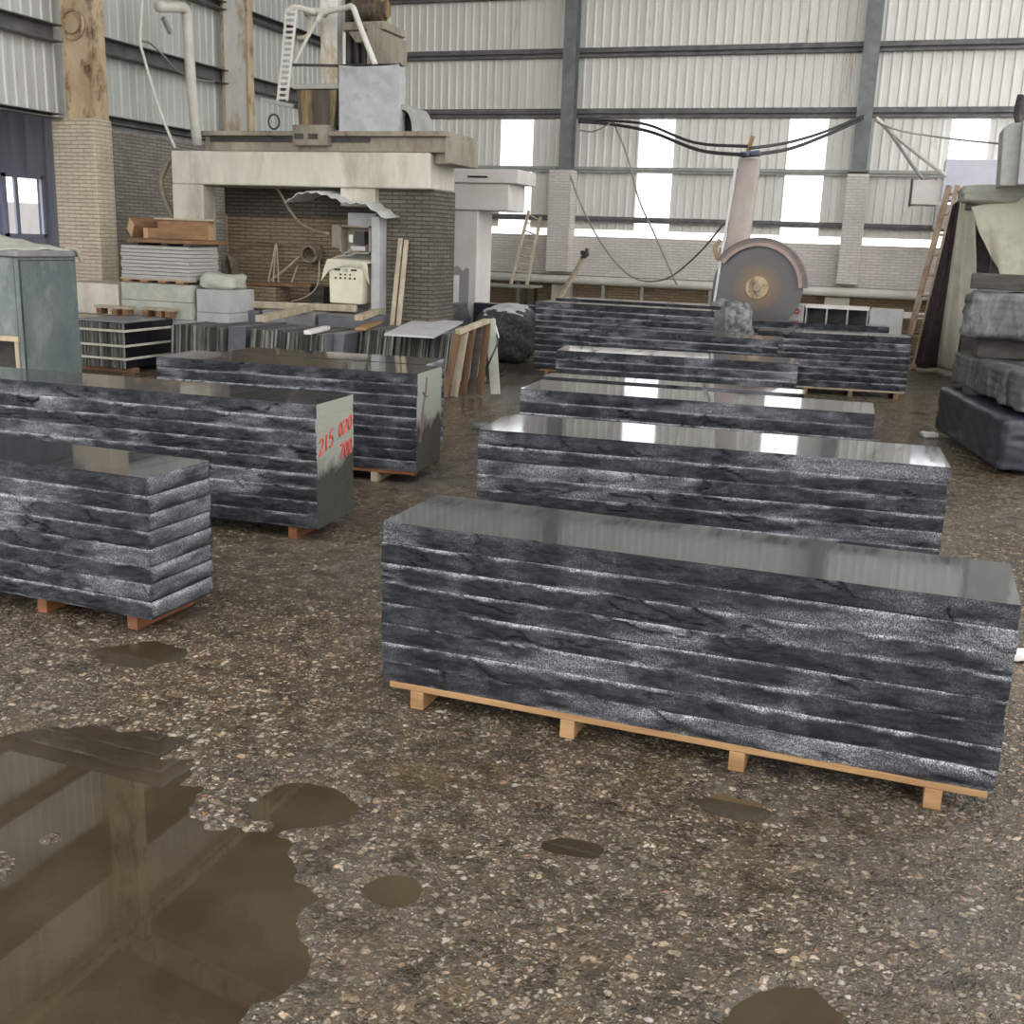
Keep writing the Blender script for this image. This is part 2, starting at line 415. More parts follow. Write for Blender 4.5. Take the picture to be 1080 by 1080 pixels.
def lit_panel(name, strength, col=(0.96, 0.98, 1.0)):
    m, nt, b = mat(name)
    b.inputs['Base Color'].default_value = (0.8, 0.8, 0.8, 1)
    b.inputs['Roughness'].default_value = 0.5
    b.inputs['Emission Color'].default_value = (*col, 1)
    b.inputs['Emission Strength'].default_value = strength
    return m
M_window = lit_panel('daylit_fibreglass', 1.25)
M_skylight = lit_panel('daylit_roof_panel', 3.0)

def floor_mat():
    m, nt, b = mat('wet_gravel_concrete')
    v = geo_coords(nt)
    wob = N(nt, 'TexNoise', Scale=30.0, Detail=3.0); nt.links.new(v, wob.inputs['Vector'])
    add = N(nt, 'VectorMath', operation='MULTIPLY_ADD'); nt.links.new(wob.outputs['Color'], add.inputs[0]); add.inputs[1].default_value = (0.03, 0.03, 0.0); nt.links.new(v, add.inputs[2])
    def stones(scale, stops, lo, hi):
        t = N(nt, 'TexVoronoi', Scale=scale, Randomness=1.0); nt.links.new(add.outputs[0], t.inputs['Vector'])
        sc = N(nt, 'SeparateColor'); nt.links.new(t.outputs['Color'], sc.inputs[0])
        r = N(nt, 'MapRange'); nt.links.new(t.outputs['Distance'], r.inputs['Value'])
        # every stone has its own size: many are sunk below the paste
        sz = N(nt, 'Math', operation='MULTIPLY_ADD'); nt.links.new(sc.outputs[1], sz.inputs[0]); sz.inputs[1].default_value = hi; sz.inputs[2].default_value = lo
        ms = N(nt, 'Math', operation='SUBTRACT'); nt.links.new(sz.outputs[0], ms.inputs[0]); nt.links.new(t.outputs['Distance'], ms.inputs[1])
        cov = N(nt, 'Math', operation='MULTIPLY', use_clamp=True); nt.links.new(ms.outputs[0], cov.inputs[0]); cov.inputs[1].default_value = 4.5
        tone = noise(nt, v, scale * 3.5, 3, 0.7)
        body = mixc(nt, 1.0, ramp(nt, sc.outputs[0], stops), ramp(nt, tone, [(0.3, (0.55, 0.52, 0.5)), (0.7, (1.25, 1.2, 1.2))]), 'MULTIPLY')
        tint = ramp(nt, sc.outputs[2], [(0.0, (1.12, 0.97, 0.82)), (0.4, (1.0, 1.0, 0.94)), (0.75, (0.98, 0.95, 1.04)), (1.0, (0.9, 1.0, 0.95))])
        return mixc(nt, 1.0, body, tint, 'MULTIPLY'), cov.outputs[0]
    S1 = [(0.0, (0.055, 0.040, 0.022)), (0.35, (0.14, 0.105, 0.06)), (0.62, (0.28, 0.23, 0.165)), (0.82, (0.42, 0.36, 0.27)), (0.95, (0.60, 0.54, 0.45)), (1.0, (0.28, 0.16, 0.08))]
    c1, k1 = stones(50.0, S1, 0.10, 0.66)
    c2, k2 = stones(118.0, S1, 0.14, 0.62)
    paste_n = noise(nt, v, 60, 4, 0.7)
    paste = ramp(nt, paste_n, [(0.35, (0.042, 0.032, 0.019)), (0.65, (0.125, 0.100, 0.068))])
    col = mixc(nt, k2, paste, c2)
    col = mixc(nt, k1, col, c1)
    # fine silt and brown mud patches
    f = noise(nt, v, 1.3, 8, 0.72)
    mud = ramp(nt, f, [(0.52, (0, 0, 0)), (0.63, (0.66, 0.66, 0.66))])
    col = mixc(nt, mud, col, (0.080, 0.054, 0.022))
    f2 = noise(nt, v, 0.55, 4, 0.6)
    gr = ramp(nt, f2, [(0.50, (0, 0, 0)), (0.65, (0.40, 0.40, 0.42))])
    col = mixc(nt, gr, col, (0.115, 0.105, 0.105))
    dk = noise(nt, v, 9, 4, 0.7)
    dm = ramp(nt, dk, [(0.36, (0.42, 0.40, 0.38)), (0.55, (1, 1, 1))])
    col = mixc(nt, 1.0, col, dm, 'MULTIPLY')
    nt.links.new(col, b.inputs['Base Color'])
    rg = noise(nt, v, 1.1, 6, 0.7)
    rr = ramp(nt, rg, [(0.40, (0.16, 0.16, 0.16)), (0.60, (0.55, 0.55, 0.55))])
    wet = N(nt, 'Attribute', attribute_name='wet')
    nt.links.new(mixc(nt, wet.outputs['Fac'], rr, (0.07, 0.07, 0.07)), b.inputs['Roughness'])
    dry = N(nt, 'Math', operation='MULTIPLY_ADD'); nt.links.new(wet.outputs['Fac'], dry.inputs[0]); dry.inputs[1].default_value = -0.75; dry.inputs[2].default_value = 1.0
    # pebble relief
    fine = noise(nt, v, 160, 3, 0.7)
    h = N(nt, 'Math', operation='MULTIPLY_ADD'); nt.links.new(k2, h.inputs[0]); h.inputs[1].default_value = 0.45; nt.links.new(k1, h.inputs[2])
    h2 = N(nt, 'Math', operation='MULTIPLY_ADD'); nt.links.new(fine, h2.inputs[0]); h2.inputs[1].default_value = 0.6; nt.links.new(h.outputs[0], h2.inputs[2])
    mi = N(nt, 'Math', operation='SUBTRACT'); mi.inputs[0].default_value = 1.0; nt.links.new(mud, mi.inputs[1])
    hh = N(nt, 'Math', operation='MULTIPLY'); nt.links.new(h2.outputs[0], hh.inputs[0]); nt.links.new(mi.outputs[0], hh.inputs[1])
    h3 = N(nt, 'Math', operation='MULTIPLY'); nt.links.new(hh.outputs[0], h3.inputs[0]); nt.links.new(dry.outputs[0], h3.inputs[1])
    bump(nt, b, h3.outputs[0], 0.9, 0.010)
    return m
M_floor = floor_mat()
def water_mat():
    m, nt, b = mat('muddy_water')
    f = noise(nt, geo_coords(nt), 1.6, 5, 0.6)
    c = ramp(nt, f, [(0.35, (0.034, 0.025, 0.014)), (0.65, (0.075, 0.057, 0.034))])
    nt.links.new(c, b.inputs['Base Color'])
    b.inputs['Roughness'].default_value = 0.02
    b.inputs['IOR'].default_value = 1.75
    return m
M_water = water_mat()

# ------------------------------------------------------------------ setting: floor
PUDDLES = [  # x, y, radius x, radius y, depth
    (-2.21, 2.37, 0.42, 0.38, 0.022),
    (-1.72, 1.98, 0.34, 0.32, 0.022),
    (-1.68, 1.71, 0.4, 0.34, 0.022),
    (-1.46, 2.02, 0.26, 0.28, 0.022),
    (-1.42, 1.61, 0.34, 0.3, 0.022),
    (-1.29, 1.83, 0.22, 0.2, 0.022),
    (-2.37, 2.43, 0.26, 0.22, 0.022),
    (-1.37, 1.73, 0.2, 0.2, 0.022),
    (-2.62, 3.30, 0.216, 0.136, 0.018),
    (-0.31, 3.00, 0.158, 0.093, 0.018),
    (-0.05, 2.12, 0.130, 0.119, 0.018),
    (-1.47, 2.52, 0.144, 0.128, 0.018),
    (-0.66, 2.60, 0.094, 0.068, 0.018),
    (-1.05, 2.23, 0.086, 0.085, 0.018),
]
WET = [(-4.2, 11.8, 0.75, 4.2), (-2.3, 8.4, 0.7, 2.2), (-1.9, 5.6, 0.5, 1.4), (0.45, 10.5, 0.5, 3.5), (1.0, 5.0, 0.6, 2.0), (-2.1, 3.3, 0.5, 0.8)]  # film of water: x, y, radii
def floor_height(X, Y):
    h = 0.006 * fbm(X * 3.0, Y * 3.0, 3, 11) + 0.013 * fbm(X * 14, Y * 14, 3, 21, 0.75) * np.clip((5.9 - Y) / 1.2, 0, 1) * np.clip((X + 4.4) / 0.6, 0, 1) * np.clip((1.8 - X) / 0.6, 0, 1)
    wob = 0.55 * fbm(X * 2.2, Y * 2.2, 4, 31, 0.6) + 0.35 * fbm(X * 9, Y * 9, 3, 41, 0.6)
    for (x, y, rx, ry, d) in PUDDLES:
        q = np.sqrt(((X - x) / rx) ** 2 + ((Y - y) / ry) ** 2) + 2.0 * wob
        s = np.clip((1.1 - q) / 0.5, 0, 1)
        h = h - d * s * s * (3 - 2 * s)
    return h
def stations(a, b, dense_a, dense_b, fine, coarse):
    out = list(np.arange(a, dense_a, coarse)) + list(np.arange(dense_a, dense_b, fine)) + list(np.arange(dense_b, b + coarse, coarse))
    return np.array(out)
def build_floor():
    xs = stations(-14.0, 13.0, -4.2, 1.6, 0.014, 0.15)
    ys = stations(-9.0, 20.0, 1.3, 5.6, 0.014, 0.15)
    X, Y = np.meshgrid(xs, ys, indexing='ij')
    Z = floor_height(X, Y)
    nx, ny = X.shape
    me = bpy.data.meshes.new('floor')
    V = np.stack([X, Y, Z], -1).reshape(-1, 3)
    i = np.arange(nx * ny).reshape(nx, ny)
    F = np.stack([i[:-1, :-1], i[1:, :-1], i[1:, 1:], i[:-1, 1:]], -1).reshape(-1, 4)
    me.vertices.add(len(V)); me.vertices.foreach_set('co', V.ravel())
    me.loops.add(F.size); me.loops.foreach_set('vertex_index', F.ravel())
    me.polygons.add(len(F)); me.polygons.foreach_set('loop_start', np.arange(0, F.size, 4)); me.polygons.foreach_set('loop_total', np.full(len(F), 4))
    me.polygons.foreach_set('use_smooth', np.ones(len(F), bool))
    me.update(calc_edges=True); me.validate()
    wet = np.zeros_like(X)
    for (x, y, rx, ry) in WET:
        q = ((X - x) / rx) ** 2 + ((Y - y) / ry) ** 2
        wet = np.maximum(wet, np.clip(1.3 - q, 0, 1))
    wet = np.clip(wet * 1.15 + 1.0 * fbm(X * 2.5, Y * 2.5, 4, 83, 0.65) * (wet > 0), 0, 1)
    a = me.attributes.new('wet', 'FLOAT', 'POINT'); a.data.foreach_set('value', wet.reshape(-1))
    me.materials.append(M_floor)
    o = bpy.data.objects.new('floor', me); COL.objects.link(o)
    struct(o)
build_floor()

# ------------------------------------------------------------------ setting: corrugated walls
BACK, LEFT = 19.5, -10.4
def ribbed(mb, along, a0, a1, z0, z1, fixed, pitch=0.15, depth=0.018, thick=0.006, mi=0, zf=None):
    """trapezoidal sheet: 'x' runs along X at Y=fixed, 'y' runs along Y at X=fixed; ribs towards the room"""
    prof = []
    a = a0
    while a < a1 - 1e-6:
        for t, d in ((0, 0), (0.62, 0), (0.72, 1), (0.90, 1)):
            p = a + t * pitch
            if p <= a1: prof.append((p, d * depth))
        a += pitch
    prof.append((a1, 0))
    sgn = -1 if along == 'x' else 1
    n = len(prof)
    rows = []
    for z in (z0, z1):
        for k in (0, 1):
            rows.append([((p, fixed + sgn * (d - k * thick), z) if along == 'x' else (fixed + sgn * (d - k * thick), p, z)) for p, d in prof])
    f0, b0, f1, b1 = rows
    mb.grid([f0, f1], mi); mb.grid([b0, b1], mi); mb.grid([f0, b0], mi); mb.grid([f1, b1], mi)

WIN = [(-7.14, -6.53), (-4.58, -3.97), (-2.05, -1.43), (0.46, 1.02)]
mb = MB()
xs_ = [LEFT] + [t for w in WIN for t in w] + [9.0]
for i in range(0, len(xs_), 2):
    ribbed(mb, 'x', xs_[i], xs_[i + 1], 1.84, 3.74, BACK + 0.03)
ribbed(mb, 'x', LEFT, 9.0, 3.70, 9.6, BACK)
struct(mb.build('wall_back', M_sheet_back, fix=False))
for i, (a, b_) in enumerate(WIN):
    m_ = MB(); ribbed(m_, 'x', a, b_, 1.80, 3.70, BACK + 0.036)
    struct(m_.build('window_%d' % (i + 1), M_window, fix=False))
m_ = MB(); m_.box(LEFT, 9.0, BACK - 0.08, BACK + 0.16, 1.03, 1.72)
struct(m_.build('wall_back_dado', M_brick_dado))
m_ = MB(); m_.box(LEFT, 9.0, BACK + 0.05, BACK + 0.2, 0.0, 1.03)
struct(m_.build('wall_back_base', M_brick_brown))
k = 0
for z in (2.02, 2.86, 3.80, 4.79, 5.76, 6.7, 7.65, 8.6):
    k += 1
    m_ = MB()
    d = 0.05 if z < 3.5 else 0.08
    m_.box(LEFT, 9.0, BACK - 0.12, BACK - 0.03, z - 0.008, z + 0.008)
    m_.box(LEFT, 9.0, BACK - 0.045, BACK - 0.03, z - d, z + d)
    m_.box(LEFT, 9.0, BACK - 0.12, BACK - 0.105, z - d, z - d + 0.03)
    struct(m_.build('trim_%d' % k, M_steel_grey if z in (2.86,) else M_girt))
# left wall: sheet above the openings, brick infill beyond the pillar
mb = MB()
ribbed(mb, 'y', 4.0, 12.75, 2.92, 5.95, LEFT, pitch=0.17)
ribbed(mb, 'y', 12.75, 19.5, 2.86, 5.95, LEFT, pitch=0.17)
ribbed(mb, 'y', 4.0, 19.5, 5.95, 9.1, LEFT, pitch=0.17)
struct(mb.build('wall_left', M_sheet_left, fix=False))
m_ = MB(); m_.box(LEFT - 0.14, LEFT + 0.1, 12.15, 19.5, 0, 2.86)
struct(m_.build('wall_left_brick', M_brick_grey))
k = 10
for (z, d, y0, y1) in ((2.92, 0.03, 4.0, 11.8), (2.98, 0.05, 12.7, 19.5), (3.90, 0.10, 4.0, 11.9), (3.90, 0.10, 12.6, 19.5), (4.92, 0.06, 4.0, 19.5), (5.9, 0.06, 4.0, 19.5), (7.4, 0.38, 4.0, 19.5)):
    k += 1
    m_ = MB()
    m_.box(LEFT + 0.04, LEFT + 0.22, y0, y1, z + d - 0.012, z + d)
    m_.box(LEFT + 0.04, LEFT + 0.055, y0, y1, z - d, z + d)
    m_.box(LEFT + 0.04, LEFT + 0.22, y0, y1, z - d, z - d + 0.012)
    struct(m_.build('trim_%d' % k, M_girt if z < 7 else M_dark_steel))
# annex seen through the opening on the left
m_ = MB()
ribbed(m_, 'y', 6.0, 13.13, 0, 3.3, -12.5, pitch=0.3, depth=0.02)
ribbed(m_, 'y', 13.83, 16.0, 0, 3.3, -12.5, pitch=0.3, depth=0.02)
ribbed(m_, 'y', 13.13, 13.83, 2.25, 3.3, -12.5, pitch=0.3, depth=0.02)
ribbed(m_, 'y', 13.13, 13.83, 0, 1.44, -12.5, pitch=0.3, depth=0.02)
struct(m_.build('wall_annex', M_sheet_annex, fix=False))
m_ = MB(); m_.box(-13.4, LEFT - 0.05, 5.8, 16.2, 3.3, 3.36)
struct(m_.build('ceiling_annex_shade', M_girt))  # unseen ceiling, added to keep the annex dark
m_ = MB(); m_.box(-12.46, -12.42, 13.29, 13.36, 1.44, 2.25); m_.box(-12.46, -12.42, 13.08, 13.13, 1.4, 2.3); m_.box(-12.46, -12.42, 13.83, 13.88, 1.4, 2.3)
m_.box(-12.46, -12.42, 13.08, 13.88, 2.25, 2.3); m_.box(-12.46, -12.42, 13.08, 13.88, 1.40, 1.45)
struct(m_.build('window_5', M_sheet_annex))
m_ = MB(); m_.box(-14.8, -14.7, 12.6, 17.0, 0, 1.95)
struct(m_.build('wall_outside', M_concrete_white))
# roof: brown sheets with daylight strips
def roof_z(x): return 9.1 + (x - LEFT) * 0.19 if x < 1.3 else 9.1 + (1.3 - LEFT) * 0.19 - (x - 1.3) * 0.19
mb = MB(); ms = MB()
y = -9.0
while y < 19.5:
    y2 = ye = min(y + 2.0, 19.5); yl = min(y + 3.3, 19.5)
    for (xa, xb) in ((LEFT, 1.3), (1.3, 13.0)):
        y2 = yl if (xa == LEFT and y > -1) else ye
        mb.add([(xa, y, roof_z(xa)), (xb, y, roof_z(xb)), (xb, y2, roof_z(xb)), (xa, y2, roof_z(xa)), (xa, y, roof_z(xa) + 0.05), (xb, y, roof_z(xb) + 0.05), (xb, y2, roof_z(xb) + 0.05), (xa, y2, roof_z(xa) + 0.05)],
               [(0, 3, 2, 1), (4, 5, 6, 7), (0, 1, 5, 4), (1, 2, 6, 5), (2, 3, 7, 6), (3, 0, 4, 7)])
    y2 = ye
    y3 = min(y2 + 1.3, 19.5)
    if y3 > y2:
        for (xa, xb) in (((LEFT, 1.3), (1.3, 13.0)) if y <= -1 else ((1.3, 13.0),)):
            ms.add([(xa, y2, roof_z(xa) + 0.02), (xb, y2, roof_z(xb) + 0.02), (xb, y3, roof_z(xb) + 0.02), (xa, y3, roof_z(xa) + 0.02)], [(0, 1, 2, 3)])
            ms.add([(xa, y2, roof_z(xa) + 0.04), (xb, y2, roof_z(xb) + 0.04), (xb, y3, roof_z(xb) + 0.04), (xa, y3, roof_z(xa) + 0.04)], [(3, 2, 1, 0)])
    y = y3
struct(mb.build('ceiling', M_sheet_roof))
struct(ms.build('ceiling_skylight', M_skylight, fix=False))
m_ = MB(); m_.bar((LEFT + 0.25, 11.95, 8.9), (1.3, 11.95, roof_z(1.3) - 0.25), 0.2, 0.3); m_.bar((LEFT + 0.25, 4.0, 8.95), (LEFT + 0.25, 19.4, 8.95), 0.1, 0.14)
struct(m_.build('trim_30', M_rust))

# ------------------------------------------------------------------ columns and pillars
def i_column(name, label, x, y, w, d, z0, z1, m, group=None):
    b = MB()
    b.box(x - w / 2, x + w / 2, y - d / 2, y - d / 2 + 0.02, z0, z1)
    b.box(x - w / 2, x + w / 2, y + d / 2 - 0.02, y + d / 2, z0, z1)
    b.box(x - 0.012, x + 0.012, y - d / 2 + 0.02, y + d / 2 - 0.02, z0, z1)
    b.box(x - w / 2 - .04, x + w / 2 + .04, y - d / 2 - 0.03, y + d / 2, z0, z0 + 0.03)
    return tag(b.build(name, m), label, 'column', group)
i_column('steel_stanchion', 'blue-grey steel wall column above brick pier, left of the saw arm', -5.80, 19.25, 0.22, 0.24, 2.83, 9.4, M_steel_blue)
i_column('steel_stanchion', 'blue-grey steel wall column above brick pier, right of the saw arm', -0.87, 19.25, 0.24, 0.24, 2.86, 9.4, M_steel_blue)
for x0, x1, lab in ((-6.06, -5.64, 'pale brick pier on the back wall beside the leaning pole'), (-1.03, -0.70, 'pale brick pier on the back wall right of the saw disc')):
    b = MB(); b.box(x0, x1, 19.08, 19.42, 1.09, 2.83)
    tag(b.build('brick_pier', M_brick_dado, bevel=0.012), lab, 'pier')
# big left pillar
b = MB(); b.box(-10.38, -9.72, 11.8, 12.14, 0, 2.90)
tag(b.build('brick_pier', M_brick_cream, bevel=0.02), 'thick cream-washed brick pillar carrying the rusty brown column', 'pillar')
rc = thing('steel_stanchion', 'broad rusty brown steel column standing on the cream brick pillar', 'column', (-9.98, 12.2, 2.90))
b = MB(); b.box(-10.15, -9.78, 11.92, 11.96, 2.9, 9.0); b.box(-10.20, -10.15, 11.88, 12.1, 2.9, 9.0); b.box(-9.78, -9.73, 11.88, 12.1, 2.9, 9.0); b.box(-10.15, -9.78, 12.06, 12.1, 2.9, 9.0)
b.build('column_shaft', M_rust, rc)
b = MB(); cx, cz = (-10.045, 11.900, 4.010)[0], (-10.045, 11.900, 4.010)[2]
b.tube([(cx + 0.17 * math.cos(a), 11.9, cz + 0.17 * math.sin(a)) for a in [2 * PI * i / 20 for i in range(20)]], 0.018, 6, 1, close=True)
b.tube([(cx, 11.87, cz), (cx, 11.93, cz)], 0.11, 18, 1)
b.build('round_cover', M_rust, rc)
wc = thing('steel_stanchion', 'white painted steel column with rusty edges beside the concrete portal', 'column', (-10.0, 16.0, 0))
b = MB(); b.box(-10.28, -9.86, 15.5, 15.62, 0, 9.0)
b.build('column_shaft', M_white_rust, wc)
b = MB(); b.box(-9.86, -9.82, 15.48, 15.64, 0, 9.0); b.box(-10.29, -10.25, 15.48, 15.56, 0, 9.0)
b.build('flange_edge', M_rust, wc)

# pipe ledge at the foot of the back wall, with its short supports
pt = thing('wall_pipe', 'long dusty white pipe running along the foot of back wall', 'pipe', (-4.0, 19.0, 0.96))
b = MB(); b.tube([(LEFT + 1.6, 19.2, 0.95), (-3.0, 19.2, 0.955), (7.0, 19.2, 0.96)], 0.075, 12, 1); b.build('pipe', M_pipe, pt)
b = MB()
for x in (-6.6, -5.0, -4.3, -3.1): b.bar((x, 19.2, 0.02), (x, 19.2, 0.88), 0.05)
b.build('pipe_stand', M_steel_grey, pt)
for x0, x1, lab in ((-6.0, -5.65, 'short brick stub pier under wall pipe near the pole'), (-1.2, -0.80, 'short pale stub pier under wall pipe right of saw disc')):
    b = MB(); b.box(x0, x1, 19.3, 19.5, 0, 0.86); tag(b.build('stub_pier', M_concrete, bevel=0.01), lab, 'pier')
lg = MB(); lg.box(-1.95, 1.1, 18.5, 18.95, 0.62, 0.70); lg.box(-1.9, -1.7, 18.55, 18.9, 0, 0.62); lg.box(0.85, 1.05, 18.55, 18.9, 0, 0.62)
tag(lg.build('concrete_ledge', M_concrete_white, bevel=0.008), 'pale concrete ledge behind the far stacks right of the saw disc', 'ledge')

# ------------------------------------------------------------------ granite slabs and stacks
ORD = ['topmost', 'second', 'third', 'fourth', 'fifth', 'sixth', 'seventh', 'eighth', 'ninth', 'tenth', 'eleventh', 'twelfth']
def slab(label, group, FR, yaw, L, W, z0, z1, step, seed, nz=7, rough_end=False, amp=1.0, mats=None, front_paleness=1.0, top_course=False):
    """a kerb slab whose front (and back) is split rough, top and bottom sawn; FR: front right bottom corner; returns ONE mesh object"""
    rs = np.random.RandomState(seed)
    nx = max(8, int(L / step))
    t = np.linspace(0, 1, nz + 1)
    xs = np.linspace(-L, 0, nx + 1)
    Xg, Tg = np.meshgrid(xs, t, indexing='ij')
    H = z1 - z0
    Zg = z0 + Tg * H
    ox, oy = rs.rand(2) * 90
    def relief(U, T, s):
        n1 = fbm(U * 4.0 + ox, Zg * 14 + oy, 4, s, 0.55)
        n2 = fbm(U * 16.0 + ox, Zg * 40 + oy, 3, s + 9, 0.6)
        ridge = np.abs(fbm((U + T * 0.10) * 5.0 + oy, Zg * 9 + ox, 3, s + 4))     # conchoidal scars
        body = 0.005 * np.sin(PI * np.clip(T * 0.92 + 0.10, 0, 1))               # bulge, lower lip
        d = body + 0.026 * n1 + 0.011 * n2 - 0.016 * np.exp(-(ridge / 0.025) ** 2) * np.clip(n1 * 6, 0, 1)
        edge = np.minimum(1, np.minimum(T, 1 - T) / 0.12 + 0.55)
        return amp * d * edge
    df = relief(Xg, Tg, seed % 90)
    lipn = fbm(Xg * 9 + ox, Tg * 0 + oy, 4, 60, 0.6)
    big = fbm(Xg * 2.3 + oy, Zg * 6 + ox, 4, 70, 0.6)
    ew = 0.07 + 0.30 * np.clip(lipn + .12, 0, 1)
    paleness = np.clip(np.exp(-((1 - Tg) / ew) ** 2) * (1.0 + 2.2 * lipn), 0, 1.2) * (0 if top_course else 1)
    paleness = paleness + 0.5 * np.clip(np.exp(-(Tg / (ew * 0.9)) ** 2) * (0.55 + 2.4 * lipn), 0, 1)
    paleness = np.clip(paleness + np.clip(df * 16, -0.1, 0.22) * (0.5 + 3 * big) + np.clip(big * 2.0 - 0.16, -0.35, 0.30), 0, 1.0) * front_paleness
    db = relief(-Xg + 3.3, Tg, (seed + 31) % 90)
    V, F, MI, WR = [], [], [], []
    front = np.stack([Xg, -df, Zg], -1)
    back = np.stack([Xg, W + db, Zg], -1)
    n = nz + 1
    for arr, wr in ((front, paleness), (back, paleness * 0)):
        V.append(arr.reshape(-1, 3)); WR.append(wr.reshape(-1))
    fi = np.arange((nx + 1) * n).reshape(nx + 1, n); bi = fi + (nx + 1) * n
    def quads(a, m):
        F.append(a.reshape(-1, 4)); MI.append(np.full(len(a.reshape(-1, 4)), m))
    quads(np.stack([fi[:-1, :-1], fi[1:, :-1], fi[1:, 1:], fi[:-1, 1:]], -1), 0)
    quads(np.stack([bi[1:, :-1], bi[:-1, :-1], bi[:-1, 1:], bi[1:, 1:]], -1), 0)
    quads(np.stack([fi[:-1, -1], fi[1:, -1], bi[1:, -1], bi[:-1, -1]], -1), 1)
    quads(np.stack([fi[1:, 0], fi[:-1, 0], bi[:-1, 0], bi[1:, 0]], -1), 1)
    # ends
    base = 2 * (nx + 1) * n
    nw = max(6, int(W / step)) if rough_end else 2
    for side, xi in ((1, nx), (-1, 0)):
        cols = [fi[xi]]
        ws = np.linspace(0, 1, nw + 1)[1:-1]
        U2, T2 = np.meshgrid(ws * W, t, indexing='ij')
        if rough_end:
            sgrid = z0 + T2 * H
            n1 = fbm(U2 * 5 + oy, sgrid * 14 + ox, 4, (seed + 5) % 90)
            n2 = fbm(U2 * 16 + oy, sgrid * 40 + ox, 3, (seed + 7) % 90)
            dd = amp * (0.010 * np.sin(PI * np.clip(T2 * .92 + .1, 0, 1)) + 0.03 * n1 + .009 * n2) * np.minimum(1, np.minimum(T2, 1 - T2) / 0.12)
            dd = dd * np.minimum(1, np.minimum(ws, 1 - ws)[:, None] / 0.06)
            lp = fbm(U2 * 9 + ox, T2 * 0 + oy, 4, 61)
            ww = np.clip(np.exp(-((1 - T2) / 0.22) ** 2) * (0.7 + 1.6 * lp) + np.clip(dd * 26, 0, .3), 0, 1) * front_paleness
        else:
            dd = U2 * 0; ww = U2 * 0
        yb = front[xi][None, :, 1] * (1 - ws[:, None]) + back[xi][None, :, 1] * ws[:, None]
        P = np.stack([np.full_like(U2, xs[xi]) + side * dd, yb, z0 + T2 * H], -1)
        V.append(P.reshape(-1, 3)); WR.append(ww.reshape(-1))
        ids = np.arange(base, base + P.shape[0] * n).reshape(-1, n); base += P.shape[0] * n
        allc = np.concatenate([fi[xi][None], ids, bi[xi][None]], 0)
        q = np.stack([allc[:-1, :-1], allc[1:, :-1], allc[1:, 1:], allc[:-1, 1:]], -1)
        if side < 0: q = q[..., ::-1]
        quads(q, 0 if rough_end else 2)
    V = np.concatenate(V); F = np.concatenate(F); MI = np.concatenate(MI); WR = np.concatenate(WR)
    c, s = math.cos(yaw), math.sin(yaw)
    me = bpy.data.meshes.new('granite_kerbstone')
    Vw = np.stack([V[:, 0] * c - V[:, 1] * s, V[:, 0] * s + V[:, 1] * c, V[:, 2] - z0], -1)
    me.vertices.add(len(Vw)); me.vertices.foreach_set('co', Vw.ravel())
    me.loops.add(F.size); me.loops.foreach_set('vertex_index', F.ravel())
    me.polygons.add(len(F)); me.polygons.foreach_set('loop_start', np.arange(0, F.size, 4)); me.polygons.foreach_set('loop_total', np.full(len(F), 4))
    me.polygons.foreach_set('material_index', MI)
    me.polygons.foreach_set('use_smooth', np.zeros(len(F), bool))
    me.update(calc_edges=True)
    at = me.attributes.new('paleness', 'FLOAT', 'POINT'); at.data.foreach_set('value', WR)
    for m in mats: me.materials.append(m)
    o = bpy.data.objects.new('granite_kerbstone', me); COL.objects.link(o)
    o.location = (FR[0], FR[1], z0)
    tag(o, label, 'stone slab', group)
    return o
def pallet(label, FR, yaw, L, W, z0, feet, board=True, mboard=None, mfoot=None, foot_out=0.0):
    """bearers across the depth, two long boards on top"""
    t = thing('wooden_pallet', label, 'pallet', (FR[0], FR[1], 0))
    c, s = math.cos(yaw), math.sin(yaw)
    def w(x, y): return (FR[0] + x * c - y * s, FR[1] + x * s + y * c)
    hb = z0 - 0.001 if not board else z0 - 0.024
    for x in feet:
        b = MB(); p = w(x, W / 2 - foot_out / 2); b.obox((p[0], p[1], hb / 2), (0.05, W + foot_out, hb), yaw)
        b.build('bearer', mfoot or M_wood, t, bevel=0.003)
    if board:
        for y in (0.035, W / 2, W - 0.035):
            b = MB(); p = w(-L / 2, y); b.obox((p[0], p[1], z0 - 0.0125), (L * 0.985, 0.07, 0.023), yaw)
            b.build('deck_board', mboard or M_wood, t, bevel=0.003)
    return t
def stack(where, group, FR, yaw, L, W, z0, z1, n, step, seed, rough_end=False, mats=None, amp=1.0, nz=7, paleness=1.0, flush=False):
    yaw = math.radians(yaw)
    h = (z1 - z0) / n
    rs = random.Random(seed)
    out = []
    for i in range(n):                                      # from the top down
        a = z1 - (i + 1) * h
        lab = 'granite slab %s %s' % ('topmost in' if i == 0 else 'lowest in' if i == n - 1 else ORD[i] + ' from top in', where)
        jx = rs.uniform(-0.004, 0.004); jy = rs.uniform(-0.006, 0.004)
        if flush: jx = 0
        f = (FR[0] + jx, FR[1] + jy)
        out.append(slab(lab, group, f, yaw, L + jx, W, a + 0.0002, a + h - 0.0002, step, seed * 13 + i * 7, nz, rough_end, amp, mats or [M_rough, M_pol, M_end], paleness, i == 0))
    return out
R_ = math.radians
WALLM = [M_rough, M_pol, M_end]
